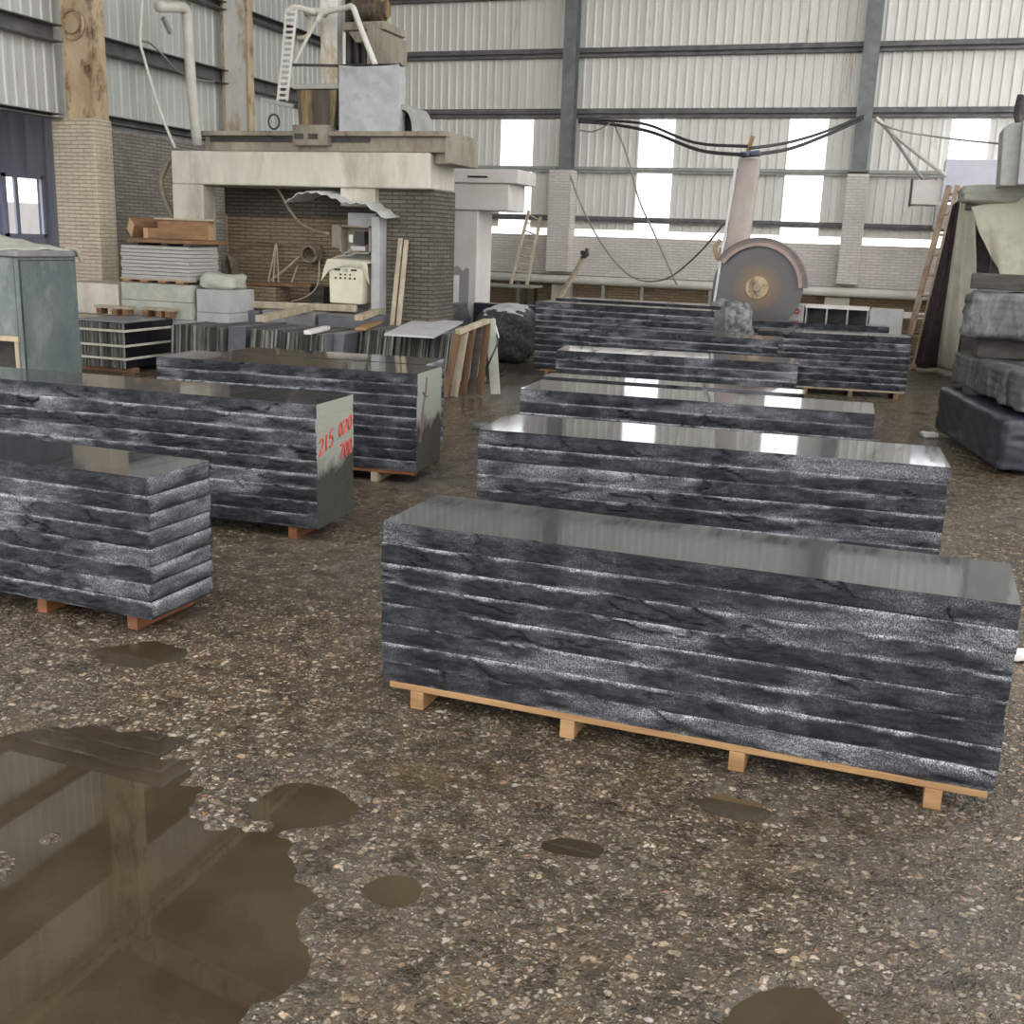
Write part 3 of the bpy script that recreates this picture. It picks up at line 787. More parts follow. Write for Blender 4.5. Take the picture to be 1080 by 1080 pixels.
# middle row, nearest first
stack('the nearest stack on pale pallet', 'slabs of the nearest stack', (0.415, 3.199), -1.2, 1.984, 0.45, 0.090, 0.663, 8, 0.006, 1, nz=12)
pallet('pale pine pallet under the nearest granite stack', (0.415, 3.199), R_(-1.2), 1.97, 0.44, 0.090, (-1.85, -1.30, -0.74, -0.16))
stack('second stack of the middle row', 'slabs of the second middle stack', (0.278, 4.879), 3.8, 2.084, 0.52, 0.090, 0.734, 9, 0.010, 2, nz=8)
pallet('pallet under the second stack of the middle row', (0.278, 4.879), R_(3.8), 2.08, 0.52, 0.090, (-1.9, -1.3, -0.7, -0.16))
stack('third stack of the middle row', 'slabs of the third middle stack', (-0.063, 6.638), 2.9, 2.145, 0.50, 0.090, 0.694, 8, 0.014, 3, nz=6)
pallet('pallet under the third stack of the middle row', (-0.063, 6.638), R_(2.9), 2.1, 0.5, 0.090, (-1.9, -1.3, -0.7, -0.16))
stack('fourth low stack of the middle row', 'slabs of the fourth middle stack', (-0.52, 7.36), 3.5, 1.77, 0.24, 0.090, 0.69, 8, 0.02, 4, nz=4)
pallet('pallet under the fourth low stack of the middle row', (-0.52, 7.36), R_(3.5), 1.75, 0.24, 0.090, (-1.5, -0.9, -0.2))
stack('fifth stack of the middle row', 'slabs of the fifth middle stack', (-0.743, 9.382), 6.0, 2.047, 0.50, 0.090, 0.686, 8, 0.018, 5, nz=5)
pallet('pallet under the fifth stack of the middle row', (-0.743, 9.382), R_(6), 2.0, 0.5, 0.090, (-1.8, -1.2, -0.7, -0.16))
stack('sixth stack of the middle row', 'slabs of the sixth middle stack', (-1.10, 11.25), 0.5, 1.95, 0.50, 0.090, 0.725, 9, 0.02, 6, nz=4)
pallet('pallet under the sixth stack of the middle row', (-1.10, 11.25), R_(0.5), 1.9, 0.5, 0.090, (-1.8, -1.2, -0.7, -0.16))
# far row
stack('tall far stack left of the saw', 'slabs of the tall far stack', (-1.983, 12.689), -1.7, 2.165, 0.50, 0.090, 0.895, 11, 0.02, 7, nz=4)
pallet('pallet under the tall far stack left of the saw', (-1.983, 12.689), R_(-1.7), 2.1, 0.5, 0.090, (-2.0, -1.3, -0.7, -0.16))
stack('the stack behind tall far stack', 'slabs behind the tall far stack', (-2.02, 13.38), -1.7, 2.10, 0.45, 0.090, 0.915, 11, 0.03, 8, nz=3)
pallet('pallet under the stack behind the tall far stack', (-2.02, 13.38), R_(-1.7), 2.1, 0.45, 0.090, (-2.0, -1.3, -0.7, -0.16))
stack('far right stack before the ladder', 'slabs of the far right stack', (0.172, 13.104), 7.2, 1.685, 0.50, 0.090, 0.696, 8, 0.018, 9, nz=5)
pallet('pallet under the far right stack before the ladder', (0.172, 13.104), R_(7.2), 1.7, 0.5, 0.090, (-1.6, -1.1, -0.6, -0.1), mboard=M_wood_old, mfoot=M_wood_brown)
stack('the stack behind far right stack', 'slabs behind the far right stack', (-0.09, 14.62), 8, 1.70, 0.42, 0.090, 0.71, 8, 0.03, 10, nz=3)
pallet('pallet under the stack behind the far right stack', (-0.09, 14.62), R_(8), 1.7, 0.42, 0.090, (-1.6, -1.1, -0.6, -0.1))
# left row
stack('short stack at left edge', 'slabs of the short left stack', (-2.687, 3.449), -1.8, 1.45, 0.40, 0.075, 0.655, 8, 0.008, 11, rough_end=True, nz=10, amp=1.15)
pallet('reddish bearers under the short stack at left edge', (-2.687, 3.449), R_(-1.8), 1.4, 0.40, 0.075, (-1.1, -0.60, -0.13), board=False, mfoot=M_wood_red, foot_out=-0.03)
L2S = stack('left stack with red numbers', 'slabs of the red numbered stack', (-2.783, 4.957), 2.4, 2.6, 0.441, 0.075, 0.742, 9, 0.011, 12, nz=8, mats=[M_rough, M_pol, M_end_two_tone], flush=True)
pallet('reddish bearers under the left stack with red numbers', (-2.783, 4.957), R_(2.4), 2.5, 0.441, 0.075, (-1.9, -1.1, -0.16), board=False, mfoot=M_wood_red, foot_out=-0.02)
L3S = stack('left stack with plain sawn end', 'slabs of the plain ended stack', (-2.892, 6.474), 4.4, 1.91, 0.486, 0.090, 0.741, 9, 0.014, 13, nz=6, mats=[M_rough, M_pol, M_end_two_tone], flush=True)
pallet('reddish pallet under the left stack with plain sawn end', (-2.892, 6.474), R_(4.4), 1.9, 0.486, 0.090, (-1.6, -0.9, -0.3), mboard=M_wood_red, mfoot=M_wood_old)
stack('rough ended stack behind plain end', 'slabs of the rough ended stack', (-3.085, 7.05), 6, 1.55, 0.44, 0.09, 0.735, 9, 0.018, 14, rough_end=True, nz=5)
pallet('pallet under the rough ended stack behind plain end', (-3.085, 7.05), R_(6), 1.5, 0.44, 0.090, (-1.3, -0.7, -0.1))

# red marker numbers on the sawn end of the left stack
GLY = {'2': [[(0, .85), (.3, 1), (.75, .9), (.8, .62), (.4, .3), (0, .02), (.85, .08)]],
       '1': [[(.45, 1), (.4, .5), (.4, 0)]],
       '5': [[(.8, 1), (.2, .98), (.1, .58), (.6, .6), (.8, .3), (.5, 0), (.05, .08)]],
       '0': [[(.45, 1), (.1, .75), (.08, .3), (.4, 0), (.75, .28), (.78, .75), (.45, 1)]],
       '7': [[(0, .95), (.8, 1), (.5, .5), (.3, 0)]]}
def painted(text, slab_o, y0, z0, w, h, slant=0.12, rise=0.1):
    """strokes lying on the end face (local x = 0 plane) of the slab"""
    b = MB()
    yaw = R_(2.4)
    c, s = math.cos(yaw), math.sin(yaw)
    for i, ch in enumerate(text):
        for st in GLY[ch]:
            pts = []
            for (u, v) in st:
                yy = y0 + (i * 1.12 + u * 0.95 + slant * v) * w
                zz = z0 + v * h + rise * (i * 1.1 + u) * w
                pts.append((-yy * s + 0.0035 * c, yy * c + 0.0035 * s, zz - slab_o.location.z))
            b.tube(pts, 0.0048, 5, 4)
    o = b.build('painted_number', M_redpaint); o.parent = slab_o
    o['label'] = 'red hand painted number'
painted('215', L2S[3], 0.02, 0.465, 0.052, 0.085, rise=0.25)
painted('020', L2S[2], 0.255, 0.53, 0.052, 0.075, rise=0.2)
painted('700', L2S[4], 0.27, 0.405, 0.046, 0.08, rise=0.15)
b = MB(); yaw = R_(4.4)
def l3e(y, z): return (-y * math.sin(yaw) + 0.0035, y * math.cos(yaw), z - L3S[2].location.z)
b.tube([l3e(0.17, 0.70), l3e(0.15, 0.60), l3e(0.10, 0.5), l3e(0.09, 0.40), l3e(0.05, 0.28)], 0.008, 5, 4)
b.tube([l3e(0.10, 0.61), l3e(0.17, 0.575), l3e(0.21, 0.575)], 0.005, 5, 3)
o = b.build('drip_mark', simple('dried_red_drip', (0.10, 0.06, 0.05), (0.16, 0.10, 0.08), 10, 0.7, bumps=0)); o.parent = L3S[2]; o['label'] = 'dark red drip mark'

# ------------------------------------------------------------------ rough stone: boulder, quarry blocks
def rough_block(name, label, cat, c, half, yaw, r, disp, m, seed, cuts=14, freq=3.0, group=None, topm=None, shear=0.0):
    rs = np.random.RandomState(seed)
    g = np.linspace(-1, 1, cuts)
    V, F = [], []
    for ax in range(3):
        for sg in (-1, 1):
            A, B_ = np.meshgrid(g, g, indexing='ij')
            P = np.zeros((cuts, cuts, 3)); P[..., ax] = sg; P[..., (ax + 1) % 3] = A; P[..., (ax + 2) % 3] = B_
            o = sum(len(v) for v in V); V.append(P.reshape(-1, 3))
            i = np.arange(cuts * cuts).reshape(cuts, cuts) + o
            q = np.stack([i[:-1, :-1], i[1:, :-1], i[1:, 1:], i[:-1, 1:]], -1).reshape(-1, 4)
            F.append(q if sg > 0 else q[:, ::-1])
    V = np.concatenate(V); F = np.concatenate(F)
    h = np.array(half)
    p = V * h
    q = np.clip(p, -(h - r), h - r); d = p - q
    L = np.linalg.norm(d, axis=1, keepdims=True); L[L == 0] = 1
    dirn = d / L
    p = q + dirn * r * (np.abs(d).max(1, keepdims=True) > 0)
    n = (fbm(p[:, 0] * freq + p[:, 2] * freq * 1.7 + seed, p[:, 1] * freq + p[:, 2] * freq + 7, 4, seed % 80, 0.6) + 0.6 * fbm(p[:, 1] * freq * 3 + seed, p[:, 2] * freq * 4 + p[:, 0] * freq * 3, 3, (seed + 3) % 80))
    p = p + dirn * (n * disp)[:, None]
    p[:, 0] += shear * p[:, 2]
    c_, s_ = math.cos(yaw), math.sin(yaw)
    p = np.stack([p[:, 0] * c_ - p[:, 1] * s_, p[:, 0] * s_ + p[:, 1] * c_, p[:, 2] + h[2]], -1)
    b = MB(); b.add(p.tolist(), F.tolist())
    o = b.build(name, [m] + ([topm] if topm else []), smooth=True)
    import bmesh
    bm = bmesh.new(); bm.from_mesh(o.data); bmesh.ops.remove_doubles(bm, verts=bm.verts, dist=1e-5); bmesh.ops.recalc_face_normals(bm, faces=bm.faces); bm.to_mesh(o.data); bm.free()
    if topm:
        for f in o.data.polygons:
            if f.normal.z > 0.8 and f.center.z > h[2] * 1.6: f.material_index = 1
    o.location = (c[0], c[1], c[2])
    return tag(o, label, cat, group)
rough_block('granite_boulder', 'pale mottled granite boulder beside the saw disc', 'boulder', (-2.0, 14.0, 0), (0.29, 0.26, 0.48), 0.2, 0.16, 0.14, M_boulder, 4, freq=4)
# quarry blocks stacked at the right, on timbers
bx, by = 0.44, 10.75
qy = R_(-78)
qc = lambda along, depth: (0.46 + along * math.cos(qy) + depth * math.cos(qy + PI / 2), 10.75 + along * math.sin(qy) + depth * math.sin(qy + PI / 2))
p = qc(0.95, 0.62); rough_block('quarry_block', 'bottom quarry block of the right pile, smooth bluish sawn face', 'stone block', (p[0] - 0.05, p[1], 0.03), (0.99, 0.60, 0.205), qy, 0.045, 0.035, M_quarry_dark, 21, 24, 7)
p = qc(0.98, 0.70); rough_block('quarry_block', 'middle quarry block of the right pile, ridged grey face', 'stone block', (p[0] - 0.03, p[1] + 0.1, 0.47), (1.02, 0.60, 0.14), qy, 0.04, 0.05, M_quarry, 22, 24, 7)
rough_block('quarry_block', 'uppermost thick quarry block of the right pile, pale grey face', 'stone block', (1.62, 10.55, 0.93), (1.05, 0.60, 0.19), R_(-6), 0.06, 0.06, M_quarry, 23, 24, 6)
for (x0, y0, x1, y1, z, hgt, lab) in ((0.62, 10.3, 1.8, 10.5, 0.44, 0.05, 'dark timber spacer between the bottom and middle quarry blocks'), (0.66, 10.4, 1.9, 10.6, 0.755, 0.17, 'thick dark timber spacer under the uppermost quarry block'), ):
    b = MB(); b.bar((x0, y0, z + hgt / 2), (x1, y1, z + hgt / 2), 0.22, hgt); tag(b.build('timber_spacer', M_wood_dark, bevel=0.008), lab, 'timber')
b = MB(); b.bar((0.56, 10.35, 1.40), (2.4, 10.1, 1.40), 0.22, 0.13); tag(b.build('timber_baulk', M_wood_dark, bevel=0.01), 'long blackened timber baulk lying on top of the right pile', 'timber')

# ------------------------------------------------------------------ upright slab bundles on the left
EDGES = [M_plate_edge, simple('slab_edge_dark', (0.018, 0.019, 0.016), (0.06, 0.062, 0.05), 9, 0.6, stretch=(6, 1, 0.5), bumps=0.5), simple('slab_edge_pale', (0.16, 0.16, 0.14), (0.36, 0.36, 0.32), 9, 0.7, stretch=(6, 1, 0.5), bumps=0.5)]
def bundle(where, group, x0, x1, n, y0, y1, z0, z1, lean=0.0, seed=0, outer=None, jitter=0.03):
    rs = random.Random(seed)
    pitch = (x1 - x0) / n
    for i in range(n):
        b = MB()
        t = pitch * rs.uniform(0.72, 0.9)
        dy, dz = rs.uniform(0, jitter), rs.uniform(-0.012, 0.006)
        xa = x0 + i * pitch
        L = lean
        v = [(xa, y0 + dy, z0), (xa + t, y0 + dy, z0), (xa + t, y1 - dy, z0), (xa, y1 - dy, z0)]
        v += [(p[0] + L, p[1] + rs.uniform(-.006, .006), z1 + dz) for p in v]
        b.add(v, [(0, 3, 2, 1), (4, 5, 6, 7), (0, 1, 5, 4), (2, 3, 7, 6)], 0)
        b.add(v, [(1, 2, 6, 5), (3, 0, 4, 7)], 1)
        org = (xa, y0, z0)
        b.v = [(p[0] - org[0], p[1] - org[1], p[2] - org[2]) for p in b.v]
        last = i == n - 1
        o = b.build('granite_plate', [EDGES[rs.choice((0, 0, 1, 1, 2))], outer if (last and outer) else M_plate_grey])
        o.location = org
        lab = ('outermost right slab of %s' if last else 'thin upright granite slab packed in %s') % where
        tag(o, lab, 'stone slab', None if last else group)
bundle('the strapped bundle beside green cabinet', 'upright slabs strapped beside the cabinet', -8.74, -8.08, 24, 10.12, 11.0, 0.06, 0.555, 0.0, 1, M_plate_black, 0.02)
bundle('the second bundle from the green cabinet', 'upright slabs of the second bundle', -7.80, -7.08, 24, 10.5, 11.4, 0.06, 0.55, 0.03, 2, None, 0.05)
bundle('the third bundle from the green cabinet', 'upright slabs of the third bundle', -6.74, -5.78, 32, 10.45, 11.35, 0.06, 0.56, 0.05, 3, None, 0.05)
bundle('the bundle next to wooden frame', 'upright slabs next to the wooden frame', -5.62, -4.50, 38, 10.9, 12.0, 0.06, 0.60, 0.06, 4, M_stone_green, 0.04)
for (x0, x1, y0, y1, lab) in ((-8.78, -8.04, 10.2, 10.95, 'skid timbers under the strapped bundle beside green cabinet'), (-7.85, -6.7, 10.6, 11.4, 'skid timbers under the second bundle from the green cabinet'), (-6.76, -5.72, 10.55, 11.35, 'skid timbers under the third bundle from the green cabinet'), (-5.66, -4.44, 11.0, 11.9, 'skid timbers under the bundle next to wooden frame')):
    t = thing('bundle_skid', lab, 'skid', (x0, y0, 0))
    for y in (y0, y1 - 0.1):
        b = MB(); b.box(x0, x1, y, y + 0.1, 0.0, 0.058); b.build('timber', M_wood_brown, t, bevel=0.004)
for z, nm in ((0.475, 'upper'), (0.31, 'middle'), (0.165, 'lower')):
    b = MB(); a = 0.008
    pts = [(-8.75, 10.10), (-8.07, 10.10), (-8.065, 11.02), (-8.75, 11.02)]
    for i in range(4):
        p, q = pts[i], pts[(i + 1) % 4]
        b.bar((p[0], p[1], z - i * 0.0), (q[0], q[1], z), 0.008, 0.026)
    tag(b.build('strap', M_strap), '%s pale strap round the bundle beside green cabinet' % nm, 'strap')
b = MB(); b.box(-8.74, -8.09, 10.13, 11.0, 0.562, 0.585); tag(b.build('cover_board', M_stone_mid, bevel=0.003), 'dusty grey board covering the strapped bundle beside green cabinet', 'board')
# tilted smooth slab beside the second bundle
b = MB(); b.prism([(-7.04, 0.06), (-6.80, 0.06), (-6.78, 0.575), (-7.0, 0.565)], 'y', 10.52, 11.4); tag(b.build('stone_block', M_plate_grey, bevel=0.006), 'smooth grey stone block between the second and third bundles', 'stone block')
b = MB(); b.prism([(-5.76, 0.06), (-5.66, 0.06), (-5.60, 0.56), (-5.74, 0.57)], 'y', 10.6, 11.35); tag(b.build('stone_block', M_plate_grey, bevel=0.006), 'smooth grey stone wedge between third bundle and wooden frame bundle', 'stone block')
# things lying on the bundles
v = [(-4.977, 10.272, 0.630), (-4.437, 10.322, 0.630), (-4.996, 12.520, 0.630), (-5.625, 12.516, 0.630)]
b = MB(); b.prism([(p[0], p[1]) for p in v], 'z', 0.603, 0.625); tag(b.build('stone_tile', M_stone_pale, bevel=0.003), 'pale square stone tile lying on the bundle by the wooden frame', 'tile')
b = MB(); p, q = (-5.853, 10.240, 0.600), (-5.994, 10.927, 0.600); b.bar((p[0], p[1], 0.585), (q[0], q[1], 0.585), 0.08, 0.045); tag(b.build('stone_offcut', M_concrete_white, bevel=0.008), 'small white offcut lying on the third bundle', 'offcut')
def beam(name, label, p, q, w, d, m, cat='timber'):
    b = MB(); b.bar(p, q, w, d); return tag(b.build(name, m, bevel=0.006), label, cat)
beam('timber_rail', 'weathered timber rail running behind the second bundle', (-7.85, 11.5, 0.745), (-6.1, 11.85, 0.75), 0.09, 0.08, M_wood_old)
beam('timber_rail', 'short timber lying across the third bundle near cables', (-6.258, 9.976, 0.720), (-6.747, 12.111, 0.740), 0.10, 0.07, M_wood_old)
beam('timber_rail', 'pale timber lying between the third bundle and stone tile', (-5.575, 10.866, 0.720), (-6.222, 13.321, 0.740), 0.09, 0.06, M_wood_old)
beam('timber_rail', 'thin yellowish board on the bundle left of stone tile', (-5.403, 10.574, 0.625), (-6.088, 12.809, 0.625), 0.12, 0.03, M_wood)
for (x0, x1, z1, m, lab) in ((-7.75, -7.2, 0.68, M_plate_grey, 'low grey stone block behind the second bundle'), (-7.15, -6.45, 0.70, M_stone_mid, 'dusty stone block behind third bundle, left of the booth'), (-6.4, -5.7, 0.69, M_plate_grey, 'grey stone block behind third bundle, before the booth')):
    b = MB(); b.box(x0, x1, 11.45, 11.95, 0, z1); tag(b.build('stone_block', m, bevel=0.01), lab, 'stone block')
M_plank_dark = simple('wet_brown_plank', (0.085, 0.045, 0.022), (0.17, 0.095, 0.045), 4, 0.7, stretch=(3, 3, 0.5), bumps=0.3)
# wooden frame leaning on the last bundle
wf = thing('plank_trestle', 'leaning wooden frame of brown planks at the end of slab bundles', 'frame', (-4.1, 10.4, 0))
A0, A1 = (-4.189, 10.350, 0.681), (-4.025, 10.750, 0.782)
b = MB(); b.bar(A0, A1, 0.07, 0.05); b.build('top_rail', M_wood_old, wf, bevel=0.004)
for i in range(5):
    t = i / 4
    tp = (A0[0] + (A1[0] - A0[0]) * t, A0[1] + (A1[1] - A0[1]) * t, A0[2] + (A1[2] - A0[2]) * t - 0.02)
    bt = (tp[0] - 0.10 + 0.06 * t, tp[1] - 0.06, 0.02)
    b = MB(); b.bar(bt, tp, 0.075, 0.025, up=(0, 1, 0)); b.build('plank', [M_plank_dark, M_wood_old, M_plank_dark, M_wood_dark, M_plank_dark][i], wf, bevel=0.003)
b = MB(); b.bar((A1[0] + 0.10, A1[1] + 0.05, 0.02), (A1[0] + 0.03, A1[1] + 0.02, A1[2] + 0.02), 0.10, 0.03, up=(0, 1, 0)); b.build('green_plank', M_stone_green, wf)
# loose stones behind the bundles
rough_block('granite_boulder', 'dark rounded granite boulder with pale top beside the walkway', 'boulder', (-5.02, 14.2, 0.0), (0.36, 0.5, 0.37), R_(10), 0.20, 0.10, M_boulder_dark, 31, 16, 3, topm=M_stone_pale)
rough_block('granite_boulder', 'low dark boulder left of the pale topped boulder', 'boulder', (-5.90, 13.70, 0.0), (0.42, 0.35, 0.36), R_(-5), 0.12, 0.12, M_boulder_dark, 32, 14, 4)
rough_block('granite_boulder', 'small dark boulder squeezed behind the pale topped boulder', 'boulder', (-4.95, 15.9, 0.0), (0.42, 0.30, 0.30), R_(5), 0.07, 0.08, M_boulder_dark, 33, 12, 4)
b = MB(); b.box(-5.75, -4.2, 14.78, 14.98, 0.60, 0.72); b.box(-5.75, -5.6, 14.78, 14.98, 0, 0.6); b.box(-4.4, -4.25, 14.78, 14.98, 0, 0.6)
tag(b.build('stone_bench', M_quarry_dark, bevel=0.01), 'long dark stone plank on supports in front of the low table', 'bench')

# ------------------------------------------------------------------ green cabinet
gc = thing('machine_cabinet', 'faded green steel machine cabinet with dark opening at left edge', 'cabinet', (-7.4, 7.9, 0))
X0, X1, Y0, Y1 = -8.6, -7.12, 7.6, 8.3
b = MB()
b.box(X1 - 0.06, X1, Y0, Y1, 0.0, 1.32); b.box(X0, X1 - 0.06, Y0, Y1, 0.64, 1.32); b.box(X0, X0 + 0.05, Y0, Y1, 0, 0.64); b.box(X0, X1 - 0.06, Y1 - 0.05, Y1, 0, 0.64)
b.build('body', M_green, gc, bevel=0.012)
b = MB(); b.box(X0, X1 - .07, Y0 + 0.02, Y1 - 0.05, 0.0, 0.03); b.box(X1 - .10, X1 - .06, Y0 - 0.01, Y0 + 0.05, 0.0, 0.62); b.build('opening_frame', M_wood_old, gc)
b = MB(); b.box(X0, X1 - .05, Y0 - 0.02, Y0 + 0.03, 0.60, 0.645); b.build('rusty_sill', M_rust, gc)
b = MB(); b.box(X0 + 0.1, X1 - .15, Y0 + 0.35, Y1 - 0.1, 0.03, 0.6); b.build('dark_interior', M_dark_steel, gc)
b = MB(); b.box(X0 - 0.02, X1 + 0.02, Y0 - 0.03, Y1 + 0.03, 1.32, 1.375); b.build('lid_rim', M_stone_mid, gc, bevel=0.01)
b = MB()
rows = []
for i in range(13):
    yy = Y0 - 0.03 + (Y1 - Y0 + 0.06) * i / 12
    rows.append([(X0 + (X1 - X0) * j / 16, yy, 1.378 + 0.16 * math.sin(PI * i / 12) * max(0.0, min(1, (X1 - (X0 + (X1 - X0) * j / 16)) / 0.9)) ** 0.8 + 0.01 * math.sin(j * 2.1 + i)) for j in range(17)])
b.grid(rows); b.build('top_cover', M_stone_green, gc, smooth=True, solid=0.01)
b = MB(); b.box(X1 - 0.004, X1 + 0.004, Y0 - 0.004, Y0 + 0.012, 0.03, 1.30); b.box(X1, X1 + 0.003, Y0 + 0.02, Y1 - 0.03, 1.285, 1.295); b.build('seam', M_dark_steel, gc)
b = MB(); b.tube([(X1 - 0.04, Y1 - 0.08, 1.39), (X1 + 0.04, Y1 - 0.02, 1.38), (X1 + 0.06, Y1, 1.28)], 0.02, 7, 4); b.build('bent_hook', M_dirty_steel, gc)

# ------------------------------------------------------------------ pallets of pavers against the brick pillar
def brick_pile(name, label, x0, x1, y0, y1, z0, z1, m, rows):
    b = MB(); h = (z1 - z0) / rows
    for i in range(rows):
        e = 0.004 * ((i * 7) % 3)
        b.box(x0 + e, x1 - e, y0 + e, y1 - e, z0 + i * h, z0 + (i + 1) * h - 0.006)
    return tag(b.build(name, m), label, 'paver stack')
ys_ = 10.9
brick_pile('paver_stack', 'grey paver stack under the timber offcuts by the brick pillar', -8.78, -7.83, 11.0, 11.6, 1.02, 1.40, M_paver, 9)
brick_pile('paver_stack', 'mossy pale block stack below the grey pavers', -8.80, -7.82, 11.0, 11.6, 0.56, 0.97, M_stone_green, 2)
brick_pile('paver_stack', 'grey block stack left of the concrete post foot', -7.78, -7.34, 11.05, 11.6, 0.40, 0.93, M_concrete_grey, 2)
for (a, c, z0, z1, y0, y1, lab) in ((-8.8, -7.8, 0.975, 1.015, 11.0, 11.6, 'thin pallet between the grey pavers and mossy blocks'),):
    t = thing('wooden_pallet', lab, 'pallet', (a, y0, z0))
    for x in (a + 0.05, a + 0.3, a + 0.55, a + 0.8):
        b = MB(); b.box(x, x + 0.1, y0 - 0.03, y1, z0, z0 + 0.024); b.build('bearer', M_wood, t)
    b = MB(); b.box(a, c, y0, y0 + 0.1, z0 + 0.024, z0 + 0.044); b.box(a, c, y1 - 0.1, y1, z0 + 0.024, z0 + 0.044); b.build('deck_board', M_wood_old, t)
b = MB(); b.box(-9.8, -7.3, 10.95, 11.65, 0, 0.05); b.box(-9.8, -7.3, 11.0, 11.1, 0.05, 0.4); b.box(-9.8, -7.3, 11.5, 11.6, 0.05, 0.4); b.box(-8.82, -7.80, 11.0, 11.6, 0.40, 0.555)
tag(b.build('plinth', M_concrete_grey, bevel=0.01), 'low grey plinth carrying paver stacks by the brick pillar', 'plinth')
b = MB(); b.box(-9.75, -8.85, 11.0, 11.6, 0.56, 0.93); tag(b.build('stone_block', M_concrete, bevel=0.015), 'pale concrete block in front of the cream pillar foot', 'stone block')
b = MB(); b.box(-9.6, -9.0, 11.0, 11.6, 0.40, 0.555); tag(b.build('stone_block', M_wood_old), 'weathered timber block under the pale concrete block', 'timber')
for (x0, x1, y, lab) in ((-9.0, -8.5, 10.75, 'small wooden skid behind the strapped bundle, left one'), (-8.42, -7.98, 10.85, 'small wooden skid behind the strapped bundle, right one')):
    t = thing('wooden_skid', lab, 'skid', (x0, y, 0.59))
    b = MB(); b.box(x0, x1, y, y + 0.12, 0.66, 0.69); b.build('deck_board', M_wood_old, t)
    for x in (x0 + 0.03, (x0 + x1) / 2, x1 - 0.1):
        b = MB(); b.box(x, x + 0.07, y, y + 0.12, 0.59, 0.66); b.build('foot', M_wood_brown, t)
# timber offcuts on the pavers
tp_ = thing('wooden_tray', 'rough wooden tray under the timber offcuts', 'tray', (-8.7, 11.0, 1.40))
b = MB(); b.box(-8.66, -7.78, 10.98, 11.7, 1.43, 1.47); b.build('deck_board', M_wood_brown, tp_)
for x in (-8.6, -8.2, -7.9):
    b = MB(); b.box(x, x + 0.08, 11.0, 11.6, 1.401, 1.43); b.build('bearer', M_wood_dark, tp_)
def offcut(label, x, y, z, ln, sz, yaw, roll=0.0):
    b = MB(); b.obox((0, 0, 0), (ln, sz[0], sz[1]), yaw, roll)
    o = b.build('timber_offcut', M_wood_brown, bevel=0.006); o.location = (x, y, z)
    for f in o.data.polygons: pass
    o.data.materials.append(M_wood_end)
    d = Vector((math.cos(yaw), math.sin(yaw), 0))
    for f in o.data.polygons:
        if abs(f.normal.dot(d)) > 0.9: f.material_index = 1
    return tag(o, label, 'timber', 'timber offcuts on the pavers')
offcut('largest timber offcut with plank top, right of the pile', -8.10, 11.35, 1.585, 0.60, (0.26, 0.22), R_(20))
offcut('tilted square timber offcut at the left of the pile', -8.57, 11.25, 1.60, 0.42, (0.17, 0.17), R_(60), 0.6)
offcut('small timber offcut between two larger ones', -8.36, 11.15, 1.54, 0.30, (0.11, 0.12), R_(65))
b = MB(); b.obox((0, 0, 0), (0.70, 0.30, 0.02), R_(20)); o = b.build('plank', M_wood_old); o.location = (-8.08, 11.36, 1.708); tag(o, 'pale plank lying on top of the largest timber offcut', 'plank')
rough_block('stone_lump', 'pale broken stone lump on the grey block by the concrete post', 'stone block', (-7.56, 11.3, 0.93), (0.22, 0.2, 0.085), 0.1, 0.06, 0.06, M_stone_green, 41, 9, 6)

# ------------------------------------------------------------------ concrete portal and the old block cutter on it
cp = thing('concrete_portal', 'weathered concrete portal frame carrying the old cutting machine', 'portal', (-7.0, 12.0, 0))
b = MB(); b.box(-8.75, -8.30, 12.0, 12.27, 0, 2.14); b.build('left_post', M_concrete, cp, bevel=0.015)
b = MB(); b.box(-8.75, -5.24, 12.0, 12.75, 2.14, 2.54); b.build('cross_beam', M_concrete, cp, bevel=0.02)
b = MB(); b.box(-6.42, -5.96, 12.05, 12.6, 1.93, 2.14); b.build('hanging_block', M_concrete, cp, bevel=0.01)
b = MB(); b.box(-6.0, -5.25, 12.15, 12.8, 0, 2.14); b.build('brick_leg', M_brick_dark, cp)
b = MB(); b.box(-8.62, -5.9, 13.0, 13.15, 0, 1.80); b.build('brick_infill', M_brick_brown, cp)
b = MB(); b.box(-8.62, -5.9, 12.95, 13.1, 1.80, 2.6); b.build('dark_lintel', M_brick_dark, cp)
bc = thing('block_cutter', 'old grimy stone block cutter mounted on the concrete portal', 'machine', (-6.6, 12.3, 2.54))
b = MB(); b.box(-8.24, -5.0, 11.92, 12.85, 2.71, 2.765); b.box(-8.24, -5.05, 12.0, 12.08, 2.54, 2.71); b.box(-8.24, -5.05, 12.7, 12.78, 2.54, 2.71); b.box(-8.2, -5.3, 12.1, 12.68, 2.56, 2.70)
b.build('rail_table', M_dirty_steel, bc, bevel=0.008)
b = MB(); b.box(-5.05, -4.97, 11.96, 12.82, 2.42, 2.71); b.box(-5.22, -5.05, 12.09, 12.69, 2.42, 2.71); b.build('table_end', M_dirty_steel, bc, bevel=0.01)
b = MB(); b.box(-8.16, -6.0, 11.985, 11.995, 2.645, 2.70); b.build('slot_strip', M_dark_steel, bc)
b = MB(); b.prism([(-6.97, 2.83), (-6.50, 2.83), (-6.46, 3.24), (-7.0, 3.24)], 'y', 12.05, 12.5); b.build('rust_box', M_box_rust, bc, bevel=0.01)
b = MB(); b.box(-7.02, -6.42, 12.02, 12.55, 3.24, 3.30); b.build('box_cap', M_steel_grey, bc, bevel=0.008)
br = MB(); br.box(-6.96, -6.50, 11.88, 12.1, 2.60, 2.83); bro = br.build('bracket', M_dirty_steel, bc, bevel=0.01)
